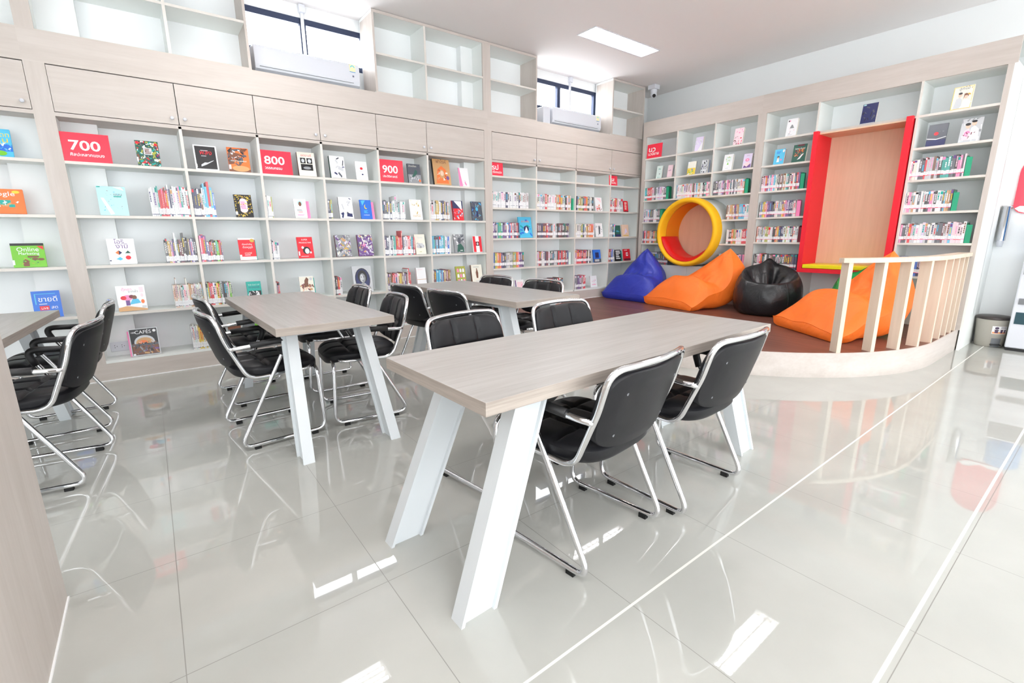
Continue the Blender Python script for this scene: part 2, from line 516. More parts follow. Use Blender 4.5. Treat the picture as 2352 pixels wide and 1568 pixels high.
S_A1, S_A2, S_A3, S_A4 = 1.801, 1.390, .986, .581
ROWS1 = [S_A1, S_A2, S_A3, S_A4]
D1 = [-6.948, -6.16, -5.562, -4.982, -4.386, -3.784, -2.981]
h = T / 2
cols = [(D1[i] + (h if i else 0), D1[i + 1] - (h if i < 5 else 0), ROWS1) for i in range(6)]
bookcase('L', 'long built-in wall bookcase of pale wood holding the red 700, 800 and 900 signs', -7.067, -2.9235, cols, .176, 2.143, (0, .176), (2.489, 2.703),
         [(D1[0], D1[1], 1), (D1[1], D1[2], -1), (D1[2], D1[3], 1), (D1[3], D1[4], -1), (D1[4], D1[5], 1), (D1[5], D1[6], -1)])
bookcase('L', 'built-in wall bookcase cut off by the picture edge, beyond the wide stile', -8.7, -7.067, [(-8.6, -7.90, ROWS1), (-7.878, -7.067, ROWS1)], .176, 2.143, (0, .176), (2.489, 2.703),
         [(-8.6, -7.889, 1), (-7.889, -7.067, 1)])
ROWS2 = [1.963, 1.563, 1.166, .765]
D2 = [-2.866, -2.118, -1.354, -.588, .134]
cols = [(D2[i] + (h if i else 0), D2[i + 1] - (h if i < 3 else 0), ROWS2) for i in range(4)]
bookcase('L', 'corner wall bookcase of pale wood standing on the raised platform', -2.9235, .19, cols, .368, 2.143, (PLAT, .368), (2.489, 2.703),
         [(D2[0], D2[1], 1), (D2[1], D2[2], -1), (D2[2], D2[3], 1), (D2[3], D2[4], -1)])


def top_unit(label, a0, a1, divs, zs, z0=2.703, z1=3.494, stiles=()):
    root = thing('overhead_shelf', label, 'shelf unit', ((a0 + a1) / 2, 0, z0), group='open overhead shelf units under the ceiling')
    mb = MB(); edge_board(mb, 'L', a0, a1, 0, DEP, z1 - .028, z1, M_WOODX, M_WHITE); mb.build('top_board', root)
    mb = MB(); edge_board(mb, 'L', a0, a1, 0, DEP, z0, z0 + .012, M_WOODX, M_WHITE); mb.build('bottom_board', root)
    mb = MB(); mb.box(a0, a1, DEP, DEP + .012, z0, z1, M_BACK); mb.build('back_panel', root)
    for x in (a0, a1 - .022):
        mb = MB(); mb.box(x, x + .022, 0, DEP, z0 + .012, z1 - .028, M_WOODZ); mb.build('side_panel', root)
    xs = [a0 + .022]
    for p, q in list(divs) + list(stiles):
        mb = MB()
        if q - p > .05: mb.box(p, q, 0, .02, z0 + .012, z1 - .028, M_WOODZ); mb.box(p, q, .02, DEP, z0 + .012, z1 - .028, M_WHITE)
        else: edge_board(mb, 'L', p, q, 0, DEP, z0 + .012, z1 - .028, M_EDGE, M_WHITE)
        mb.build('divider', root)
    cuts = sorted(list(divs) + list(stiles))
    edges = [a0 + .022] + [v for c in cuts for v in c] + [a1 - .022]
    for i in range(0, len(edges), 2):
        for z in zs:
            mb = MB(); edge_board(mb, 'L', edges[i], edges[i + 1], .002, DEP, z - .02, z, M_EDGE, M_WHITE); mb.build('shelf', root)
    return root


top_unit('open overhead shelf unit nearest the camera, cut by the picture top', -8.7, -5.537, [(-6.157, -6.135), (-7.9, -7.878)], [3.097], stiles=[(-7.067, -6.966)])
top_unit('wide open overhead shelf unit between the two windows', -4.356, -2.111, [(-3.764, -3.742)], [3.097], stiles=[(-2.981, -2.866)])
top_unit('narrow open overhead shelf unit in the corner beside the security camera', -.611, .156, [], [3.097])

# right-hand wall
RT = [2.376, 2.058, 1.735]
RD = .39
ra = thing('bookcase', 'wall bookcase built around the round yellow reading nook', 'bookcase', (0, -1.06, PLAT))
rb = thing('bookcase', 'wall bookcase built around the tall red reading niche', 'bookcase', (0, -3.12, PLAT))


def rbox(name, par, a0, a1, d0, d1, z0, z1, m, edge=None):
    mb = MB()
    if edge: edge_board(mb, 'R', a0, a1, d0, d1, z0, z1, edge, m)
    else: mb.box(*P('R', a0, a1, d0, d1, z0, z1), m)
    return mb.build(name, par)


RW = .19
for par, a0, a1 in ((ra, .13, 1.985), (rb, 1.985, 4.26)):
    mb = MB(); mb.box(*P('R', a0, a1, -.002, .02, 2.70, 2.923), M_WOODY); mb.box(*P('R', a0, a1, .02, WALLX - .002, 2.70, 2.72), M_WHITE)
    mb.box(*P('R', a0, a1, .02, WALLX - .002, 2.905, 2.923), M_WHITE); mb.build('cornice', par)
    rbox('back_panel', par, a0, a1, RD, RD + .012, .33, 2.71, M_BACK)
    rbox('plinth', par, a0, min(a1, 4.24), 0, .018, PLAT, .37, M_WOODY)
rbox('stile', ra, .13, .19, 0, .02, .37, 2.70, M_WOODZ); rbox('side_panel', ra, .168, .19, .02, RD, .37, 2.70, M_WHITE)
for a0, a1 in ((.745, .767), (1.345, 1.366)): rbox('divider', ra, a0, a1, 0, RD, 1.735, 2.70, M_WHITE, M_EDGE)
rbox('stile', ra, 1.935, 1.985, 0, .02, .37, 2.70, M_WOODZ); rbox('stile', rb, 1.985, 2.04, 0, .02, .37, 2.70, M_WOODZ)
rbox('side_panel', ra, 1.935, 1.957, .02, RD, .37, 2.70, M_WHITE); rbox('side_panel', rb, 2.018, 2.04, .02, RD, .37, 2.70, M_WHITE)
for c0, c1 in ((.19, .745), (.767, 1.345), (1.366, 1.935)):
    for z in (2.376, 2.058): rbox('shelf', ra, c0, c1, .002, RD, z - T, z, M_WHITE, M_EDGE)
rbox('shelf', ra, .19, 1.935, .002, RD, 1.735 - T, 1.735, M_WHITE, M_EDGE)
for z in (1.397, 1.062):
    hw = math.sqrt(.502 ** 2 - (z - .011 - 1.225) ** 2) + .012
    rbox('shelf', ra, .19, 1.07 - hw, .002, RD, z - T, z, M_WHITE, M_EDGE); rbox('shelf', ra, 1.07 + hw, 1.935, .002, RD, z - T, z, M_WHITE, M_EDGE)
rbox('shelf', ra, .19, 1.935, 0, RD, .70, .722, M_WHITE)
for c0, c1 in ((.19, 1.066), (1.069, 1.935)): rbox('front_panel', ra, c0, c1, .004, .02, .37, .70, M_WHITE)
for c0, c1 in ((2.04, 2.638), (3.602, 4.197)):
    for z in (2.376, 2.058, 1.738, 1.408, 1.088, .735, .392): rbox('shelf', rb, c0, c1, .002, RD, z - T, z, M_WHITE, M_EDGE)
for c0, c1 in ((2.638, 2.658), (3.582, 3.602)): rbox('divider', rb, c0, c1, 0, RD,   .37, 2.70, M_WHITE, M_EDGE)
rbox('shelf', rb, 2.658, 3.582, .002, RD, 2.376 - T, 2.376, M_WHITE, M_WOODY)
rbox('shelf', rb, 2.658, 3.582, .002, RD, .37, .392, M_WHITE, M_WHITE)
rbox('stile', rb, 4.197, 4.24, 0, .02, .37, 2.70, M_WOODZ); rbox('side_panel', rb, 4.197, 4.219, .02, RD, .37, 2.70, M_WHITE)
rbox('end_panel', rb, 4.24, 4.26, 0, WALLX - .002, 0, 2.70, M_WHITE)

# round reading nook
NC = Vector((0, -1.07, 1.225))
root = thing('reading_nook', 'round yellow padded reading nook set into the bookcase, red cushion inside', 'reading nook', (0, -1.07, .722))
mb = MB()
prof = [(.432, .03), (.432, -.11), (.440, -.132), (.465, -.142), (.480, -.138), (.497, -.115), (.502, -.08), (.502, .02)]
mb.lathe(prof, NC, M_YELLOW, 72, 0); mb.build('rim', root)
mb = MB(); mb.lathe([(.498, .02), (.498, RD - .005)], NC, M_WHITE, 72, 0); mb.build('shell', root)
mb = MB(); mb.lathe([(.43, .03), (.43, RD - .02)], NC, M_LINING, 72, 0); mb.build('lining', root)
mb = MB(); mb.lathe([(.431, RD - .02), (0, RD - .02)], NC, M_NICHE, 72, 0, False); mb.build('back_disc', root)
mb = MB(); rows = []
for i in range(15):
    d = i / 14; x = -.10 + d * .44
    thk = .062 * (1 - abs(2 * d - 1) ** 6 * .75)
    row = []
    for k in range(49):
        t = k / 48; a = math.radians(188 + 138 * t)
        pl = 1 + .05 * math.sin(k * 2.6 + 3 * d) * (1 if d < .4 else .3)
        r = .428 - thk * pl * (1 - abs(2 * t - 1) ** 10 * .8)
        row.append((x, NC.y - r * math.cos(a), NC.z + r * math.sin(a)))
    rows.append(row)
mb.grid(rows, M_REDCUSH)
low = [[(rows[e][k][0], NC.y - .429 * math.cos(math.radians(188 + 138 * k / 48)), NC.z + .429 * math.sin(math.radians(188 + 138 * k / 48))) for k in range(49)] for e in (0, 14)]
mb.grid([rows[0], low[0]], M_REDCUSH); mb.grid([rows[14], low[1]], M_REDCUSH); mb.build('cushion', root)

# tall red niche
root = thing('reading_niche', 'tall red framed reading niche with a yellow seat cushion', 'reading niche', (0, -3.12, .72))
rbox('side_panel', root, 2.640, 2.692, -.05, RD - .03, .722, 2.372, M_RED); rbox('side_panel', root, 3.515, 3.570, -.05, RD - .03, .722, 2.376, M_RED)
rbox('bottom_board', root, 2.692, 3.515, -.05, RD - .03, .722, .772, M_RED)
rbox('back_panel', root, 2.692, 3.515, RD - .032, RD - .012, .772, 2.352, M_NICHE); rbox('top_board', root, 2.692, 3.515, -.002, RD - .032, 2.338, 2.353, M_NICHE)
o = rbox('seat_cushion', root, 2.700, 3.507, -.055, RD - .04, .774, .822, M_YSEAT)
b = o.modifiers.new('edge', 'BEVEL'); b.width = .008; b.segments = 3

# ================================================================== RAILING
root = thing('railing', 'curved wooden railing of upright boards along the platform edge', 'railing', (-.95, -4.18, PLAT))
RR = PR - .062


def rail_pt(s, r):
    """s < 0: angle past the straight run, s >= 0: metres along the straight run"""
    if s < 0:
        a = math.pi * 1.5 + s / PR; return Vector((PC.x + r * math.cos(a), PC.y + r * math.sin(a)))
    return Vector((PC.x + s, PC.y - r))


S0, S1 = -1.325, .843
mb = MB(); rows = []
N = 60
for i in range(N + 1):
    s = S0 + (S1 - S0) * i / N
    p, q = rail_pt(s, RR - .056), rail_pt(s, RR + .056)
    if i < 3:
        c = (p + q) / 2; f = (.55, .85, .97)[i]; p, q = c + (p - c) * f, c + (q - c) * f
    rows.append([(p.x, p.y, .962), (q.x, q.y, .962), (q.x, q.y, .998), (p.x, p.y, .998)])
vs = [v for r in rows for v in r]; fs = []
for i in range(N):
    fs += [(i * 4 + k, i * 4 + (k + 1) % 4, i * 4 + 4 + (k + 1) % 4, i * 4 + 4 + k) for k in range(4)]
fs += [(0, 1, 2, 3), (N * 4 + 3, N * 4 + 2, N * 4 + 1, N * 4)]
mb.add(vs, fs, M_POST); mb.build('handrail', root)
for s in (-1.27, -.955, -.67, -.385, -.10, .165, .40, .61, .79):
    p, q = rail_pt(s, RR - .042), rail_pt(s, RR + .042)
    ex = (q - p) / 2; ey = Vector((-ex.y, ex.x)).normalized() * .018; c = (p + q) / 2
    mb = MB(); mb.obox((c.x, c.y, (PLAT + .962) / 2), (ex.x, ex.y, 0), (ey.x, ey.y, 0), (0, 0, (.962 - PLAT) / 2), M_POST)
    mb.build('post', root)

# ================================================================== LAMPS
LN = [('nearest the wide overhead shelf unit', 'above the middle of the reading tables', 'above the nearest table', 'behind the camera by the platform'),
      ('over the table by the wide stile', 'in the second row over the chairs', 'over the low bookcase', 'behind the camera by the glazing')]
first = None
for ci, (a, b) in enumerate(LAMPX):
    for ri, ly in enumerate(LAMPY):
        lab = 'white recessed twin tube ceiling light with louvre, ' + LN[ci][ri]
        if first is None:
            root = thing('ceiling_light', lab, 'ceiling light', ((a + b) / 2, ly, CEIL), group='recessed twin tube ceiling lights')
            x0, x1, y0, y1 = a, b, ly - .15, ly + .15
            mb = MB(); t = .014
            for q in ((x0, x1, y0, y0 + t), (x0, x1, y1 - t, y1), (x0, x0 + t, y0 + t, y1 - t), (x1 - t, x1, y0 + t, y1 - t)): mb.box(*q, CEIL - .006, CEIL + .01, M_ACWHITE)
            mb.build('frame', root)
            mb = MB()
            for c in (ly - .07, ly + .07):
                pts = [(c - .068, CEIL + .008), (c - .06, CEIL + .05), (c - .03, CEIL + .078), (c + .03, CEIL + .078), (c + .06, CEIL + .05), (c + .068, CEIL + .008)]
                mb.grid([[(x, y, z) for y, z in pts] for x in (x0 + t, x1 - t)], M_REFLECTOR)
            mb.box(x0 + .004, x1 - .004, y0 + .004, y1 - .004, CEIL + .085, CEIL + .09, M_ACWHITE)
            mb.build('reflector', root)
            for c in (ly - .07, ly + .07):
                mb = MB(); mb.tube([(x0 + .03, c, CEIL + .045), (x1 - .03, c, CEIL + .045)], .016, M_TUBE, 10); mb.build('tube', root)
            mb = MB()
            for c in (ly - .07, ly + .07):
                for k in range(1, 12):
                    x = x0 + k * 1.2 / 12; mb.box(x - .0015, x + .0015, c - .06, c + .06, CEIL - .002, CEIL + .024, M_REFLECTOR)
            mb.box(x0 + t, x1 - t, ly - .004, ly + .004, CEIL - .002, CEIL + .03, M_REFLECTOR); mb.build('louvre', root)
            first = root
        else:
            c = copy_tree(first); c.location = ((a + b) / 2, ly, CEIL); c['label'] = lab; words_ok(lab)

# ================================================================== AIR CONDITIONERS AND CABLE TRUNKING
acs = []
for x0, x1, where in ((-5.48, -4.475, 'under the window beside the nearest overhead shelf unit'), (-1.71, -.71, 'under the window beside the corner shelf unit')):
    root = thing('air_conditioner', 'white wall-mounted air conditioner ' + where, 'air conditioner', ((x0 + x1) / 2, WALLY, 2.745), group='wall air conditioners')
    yb, yf = WALLY - .002, .13
    pr = [(yb, 2.75), (yf + .05, 2.745), (yf + .012, 2.77), (yf, 2.81), (yf + .005, 2.955), (yf + .03, 2.98), (yb, 2.985)]
    mb = MB(); mb.prism(pr, 0, x0, x1, M_ACWHITE); mb.build('body', root, bevel=.006)
    mb = MB(); mb.box(x0 + .05, x1 - .08, yf + .012, yf + .07, 2.741, 2.7445, M_GREY); mb.build('air_outlet', root)
    mb = MB(); mb.box(x0 + .04, x1 - .07, yf - .001, yf + .02, 2.788, 2.791, M_GREY); mb.build('flap_gap', root)
    mb = MB(); sx = x1 - .105
    Y = yf - .0008
    mb.box(sx, sx + .06, Y, Y + .006, 2.895, 2.965, M_PRINT, srgb(246, 236, 190))
    mb.add([(sx + .03 + .024 * math.cos(a) * k, Y - .0004, 2.935 + .022 * math.sin(a) * k) for k in (1, .6) for a in [math.pi * i / 10 for i in range(11)]], [(i, i + 1, 12 + i, 11 + i) for i in range(10)], M_PRINT, False, srgb(90, 200, 220))
    mb.box(sx, sx + .06, Y - .0004, Y + .004, 2.892, 2.897, M_PRINT, srgb(60, 150, 210)); mb.build('energy_sticker', root)
    mb = MB(); mb.box(sx + .025, sx + .043, Y, Y + .006, 2.845, 2.862, M_PRINT, srgb(120, 120, 140)); mb.build('display', root)
    mb = MB(); cx = (x0 + x1) / 2 + (.03 if x0 < -3 else .05)
    t = thing('cable_trunking', 'slim white vertical cable trunking crossing the window ' + ('by the nearest shelf unit' if x0 < -3 else 'by the corner shelf unit'), 'cable trunking', (cx, WALLY, 2.985))
    mb.box(cx - .014, cx + .014, WALLY - .026, WALLY - .004, 2.985, CEIL - .07, M_ACWHITE); mb.build('channel', t)
    mb = MB(); mb.box(cx - .028, cx + .028, WALLY - .05, WALLY - .002, CEIL - .075, CEIL - .004, M_ACWHITE); mb.build('junction_box', t)
# short white pipe cover beside the far unit
mb = MB(); mb.box(-1.86, -1.73, .16, WALLY - .004, 2.73, 2.965, M_ACWHITE)
tag(mb.build('pipe_cover', bevel=.01), 'white boxed pipe cover beside the air conditioner near the corner', 'pipe cover')

# ================================================================== SECURITY CAMERA
root = thing('security_camera', 'small white dome security camera hanging from the ceiling above the wall corner', 'security camera', (.20, -.13, CEIL))
mb = MB(); mb.box(.135, .265, -.195, -.065, CEIL - .065, CEIL, M_ACWHITE); mb.build('mounting_box', root, bevel=.006)
mb = MB(); mb.lathe([(.05, CEIL - .065), (.052, CEIL - .09), (.045, CEIL - .115)], (.20, -.13, 0), M_ACWHITE, 24); mb.build('collar', root)
c0 = Vector((.20, -.13, CEIL - .135)); dr = Vector((-.55, -.62, -.55)).normalized()
mb = MB(); mb.lathe([(.05 * math.sin(math.pi * k / 14), .05 * -math.cos(math.pi * k / 14)) for k in range(15)], c0, M_ACWHITE, 24); mb.build('eyeball', root)
mb = MB(); mb.tube([c0 + dr * .03, c0 + dr * .0515], .026, M_BLACK, 20); mb.build('lens', root)

# ================================================================== RIGHT WALL FITTINGS
root = thing('cup_dispenser', 'tall stainless steel tube cup dispenser mounted on the white wall', 'cup dispenser', (WALLX - .05, -4.31, 1.10))
mb = MB(); mb.lathe([(.037, 1.105), (.037, 1.45), (.041, 1.452), (.041, 1.462), (.0, 1.464)], (WALLX - .048, -4.31, 0), M_INOX, 32); mb.build('tube', root)
mb = MB(); mb.lathe([(.030, 1.112), (.022, 1.04), (0, 1.04)], (WALLX - .048, -4.31, 0), M_ACWHITE, 24); mb.build('paper_cup', root)
mb = MB(); mb.box(WALLX - .014, WALLX - .001, -4.335, -4.285, 1.16, 1.42, M_INOX); mb.build('bracket', root)

root = thing('wall_sign', 'red rounded wall plaque with a white wavy lower edge, cut off by the frame', 'sign', (WALLX, -4.53, 1.36))
pts = []
yl, yr, zb, zt = -4.345, -4.73, 1.38, 1.98
for cx, cz, a0, rx, rz in ((yr + .19, zt - .2, 0, .19, .2), (yl - .19, zt - .2, 90, .19, .2), (yl - .09, zb + .10, 180, .09, .10), (yr + .09, zb + .10, 270, .09, .10)):
    for k in range(9):
        a = math.radians(a0 + 90 * k / 8); pts.append((cx - rx * math.cos(a) * -1 if False else cx + (-rx if False else 1) * 0 + (rx * -math.cos(a)) * -1 * -1, cz + rz * math.sin(a)))
pts = [(yl + yr - p[0], p[1]) if False else p for p in pts]
mb = MB(); mb.prism(pts, 0, WALLX - .022, WALLX - .002, M_SIGN); mb.build('plaque', root)
wave = [(yl - .015, zb + .052), (yl - .05, zb + .075), (yl - .10, zb + .072), (yl - .14, zb + .045), (yl - .20, zb + .02), (yl - .26, zb + .045), (yl - .33, zb + .04), (yl - .36, zb + .012), (yl - .30, zb + .004), (yl - .1, zb + .004), (yl - .05, zb + .02)]
mb = MB(); mb.prism(wave, 0, WALLX - .0245, WALLX - .021, M_SIGNTXT); mb.build('wave', root)

# pedal bin
BX, BY = .568, -4.402
root = thing('pedal_bin', 'taupe pedal bin with a dark brown lid standing against the white wall', 'pedal bin', (BX, BY, 0))
mb = MB(); mb.lathe([(0, .0), (.106, .0), (.112, .01), (.134, .29), (.136, .298)], (BX, BY, 0), M_TAUPE, 48); mb.build('bucket', root)
mb = MB(); mb.lathe([(.138, .292), (.142, .300), (.140, .312), (.122, .324), (.0, .332)], (BX, BY, 0), M_DARKLID, 48); mb.build('lid', root)
ang0 = math.atan2(-5.2 - BY, -6.5 - BX) + math.radians(24)


def on_bin(a, z, out=.0012): r = .112 + (.134 - .112) * (z - .01) / .28 + out; return (BX + r * math.cos(a), BY + r * math.sin(a), z)


def bin_patch(mb, a0, a1, z0, z1, m, col=None, out=.0012, n=8):
    mb.grid([[on_bin(a0 + (a1 - a0) * i / n, z, out) for z in (z0, z1)] for i in range(n + 1)], m, True, False, col)


mb = MB(); bin_patch(mb, ang0 - .38, ang0 + .62, .145, .228, M_PRINT, srgb(240, 238, 238)); bin_patch(mb, ang0 - .34, ang0 + .60, .149, .168, M_PRINT, srgb(232, 160, 112), .0018)
for k, w in ((-.10, .105), (.24, .075), (.48, .06)):
    bin_patch(mb, ang0 + k - w, ang0 + k + w, .156, .186, M_PRINT, srgb(86, 62, 92), .0024, 4)
    bin_patch(mb, ang0 + k - w * 1.25, ang0 + k + w * 1.25, .184, .192, M_PRINT, srgb(60, 46, 64), .0028, 4)
pts = [on_bin(ang0 - .10 + .125 * math.cos(t), .208 + .013 * math.sin(t), .0028) for t in [2 * math.pi * i / 16 for i in range(16)]]
mb.add(pts, [list(range(16))], M_PRINT, False, srgb(66, 46, 76))
for z in (.207, .219):
    for k in range(5): bin_patch(mb, ang0 + .16 + k * .085, ang0 + .16 + k * .085 + .06, z - .003, z + .003, M_PRINT, srgb(110, 100, 110), .0024, 2)
mb.build('sticker', root)
mb = MB(); bin_patch(mb, ang0 - .30, ang0 + .36, .004, .098, M_GREY, None, .003); mb.build('pedal_recess', root)
mb = MB(); d = Vector((math.cos(ang0), math.sin(ang0), 0)); e = Vector((-d.y, d.x, 0)); c = Vector((BX, BY, .03)) + d * .124
mb.obox(c, d * .022, e * .038, (0, 0, .006), M_BLACK); mb.build('pedal', root)

# water cooler
root = thing('water_cooler', 'white floor standing water cooler at the picture edge, blue bottle above', 'water cooler', (.54, -4.70, 0))
x0, x1, y0, y1 = .39, .695, -4.86, -4.54
mb = MB(); mb.box(x0 + .01, x1 - .01, y0 + .01, y1 - .01, 0, .03, M_BLACK); mb.build('base', root)
mb = MB(); mb.box(x0, x1, y0, y1, .03, .97, M_ACWHITE); mb.build('body', root, bevel=.012)
mb = MB(); mb.box(x0 - .008, x0 + .01, y0 + .02, y1 - .03, .48, .54, M_GREY); mb.build('drip_tray', root)
mb = MB(); mb.box(x0 - .004, x0 + .01, y0 + .02, y1 - .03, .28, .40, mat('dark teal panel', srgb(40, 74, 84), .3)); mb.build('lower_panel', root)
mb = MB(); mb.box(x0 - .006, x0 + .01, y0 + .02, y1 - .02, .78, .95, M_GREY); mb.build('tap_panel', root)
for k in (0, 1):
    mb = MB(); y = y1 - .09 - k * .12; mb.box(x0 - .04, x0, y - .012, y + .012, .72, .75, M_ACWHITE); mb.build('tap', root)
mb = MB(); mb.lathe([(.0, .965), (.03, .965), (.035, 1.0), (.12, 1.03), (.135, 1.05), (.135, 1.12), (.130, 1.13), (.135, 1.14), (.135, 1.27), (.11, 1.29), (0, 1.29)], ((x0 + x1) / 2, (y0 + y1) / 2, 0), M_BLUEPET, 40); mb.build('bottle', root)

# ================================================================== LOW BOOKCASE BESIDE THE CAMERA
root = thing('low_bookcase', 'pale wood end panel of the low bookcase beside the camera', 'bookcase', (-7.06, -4.2, 0))
mb = MB(); mb.box(-7.24, -6.91, -3.202, -3.18, 0, 1.20, M_WOODZ); mb.build('end_panel', root)
mb = MB(); mb.box(-6.93, -6.91, -5.6, -3.202, 0, 1.20, M_WOODZ); mb.build('side_panel', root)
mb = MB(); mb.box(-7.24, -6.91, -5.6, -3.18, 1.20, 1.225, M_WOODY); mb.build('top_board', root)
mb = MB(); mb.box(-7.24, -7.22, -5.6, -3.202, 0, 1.20, M_WOODZ); mb.build('side_panel', root)
mb = MB(); mb.box(-6.91, -6.905, -5.6, -3.18, 0, .006, M_SIGNTXT); mb.build('sealant_strip', root)

# wall socket inside the first bottom compartment
root = thing('power_socket', 'white double power socket in the bottom compartment beside the magazine', 'power socket', (-6.85, .204, .255))
mb = MB(); mb.box(-6.915, -6.785, .196, .205, .215, .30, M_ACWHITE); mb.build('plate', root, bevel=.003)
mb = MB()
for cx in (-6.875, -6.825):
    for dx, dz in ((-.009, .012), (-.009, -.006), (.007, .003)): mb.lathe([(.0032, .1945), (0, .1945)], (cx + dx, 0, .257 + dz), M_BLACK, 10, 1)
mb.build('socket_hole', root)

# ================================================================== TABLES


def make_table(name, label, cx, cy, rz, L, W, group):
    root = thing(name, label, 'table', (cx, cy, 0), rz, group)
    mb = MB(); Zt, Zb = .744, .700
    mb.box(-L / 2, L / 2, -W / 2, W / 2, Zb, Zt, M_TEDGE); mb.m[-5] = mb.mi(M_TABLE)
    mb.build('tabletop', root, False, bevel=.0015)
    mb = MB(); xt = L / 2 - .235; yt = .205
    for s in (-1, 1):
        mb.box(s * xt - .02, s * xt + .02, -yt, yt, .655, .698, M_STEEL); mb.box(-xt, xt, s * yt - .02, s * yt + .02, .655, .698, M_STEEL)
    mb.build('apron_frame', root, False)
    for sx in (-1, 1):
        for sy in (-1, 1):
            mb = MB(); dx, dy = -.275 * sx, -.045 * sy

            def piece(xa, xb, ya, yb):
                xs, ys = sorted((sx * xa, sx * xb)), sorted((sy * ya, sy * yb))
                b = [(xs[0], ys[0], 0), (xs[1], ys[0], 0), (xs[1], ys[1], 0), (xs[0], ys[1], 0)]
                mb.hexa(b, [(x + dx, y + dy, .698) for x, y, z in b], M_STEEL)
            e = L / 2 + .078; o = .282
            piece(e - .013, e, o - .06, o); piece(e - .128, e - .013, o - .046, o - .014); piece(e - .140, e - .128, o - .06, o)
            mb.build('leg', root, False)
    return root


TG = 'grey ash reading tables on white splayed legs'
make_table('reading_table', 'nearest grey ash reading table, lying crosswise in front of the camera', -4.932, -3.815, math.radians(1.6), 1.82, .66, TG)
make_table('reading_table', 'grey ash reading table end-on between two pairs of chairs, in front of the 800 sign', -5.757, -1.747, math.radians(91.2), 1.69, .65, TG)
make_table('reading_table', 'farthest grey ash reading table, beside the raised platform', -4.228, -1.785, math.radians(92), 1.66, .65, TG)
make_table('reading_table', 'grey ash reading table cut off by the picture edge beside the low bookcase', -7.44, -1.744, math.radians(86), 1.69, .66, TG)


# ================================================================== CHAIRS
def pad(w, l, n, edge, puff, gx, gy, depth, NX=44, NY=40, exp=5):
    """rounded quilted cushion over [-w/2,w/2] x [0,l]; returns grid of (x, y, h, edge distance)"""
    G = []
    for j in range(NY + 1):
        row = []
        for i in range(NX + 1):
            u, v = 2 * i / NX - 1, 2 * j / NY - 1
            u, v = math.sin(u * math.pi / 2) * .35 + u * .65, math.sin(v * math.pi / 2) * .35 + v * .65
            mx = max(abs(u), abs(v)); k = mx / ((abs(u) ** exp + abs(v) ** exp) ** (1 / exp)) if mx > 1e-6 else 1
            x, y = u * k * w / 2, (v * k + 1) * l / 2
            e = 1 - mx
            hgt = edge + puff * math.sqrt(max(0, 1 - (1 - min(e / .30, 1)) ** 2))
            g = 0
            for a in gx:
                if e > .05: g = max(g, math.exp(-((x - a) / .0085) ** 2))
            for a in gy:
                if e > .05: g = max(g, math.exp(-((y - a) / .0085) ** 2))
            # the piping line a little inside the edge
            row.append((x, y, hgt - depth * g * min(1, e / .15), e))
        G.append(row)
    return G


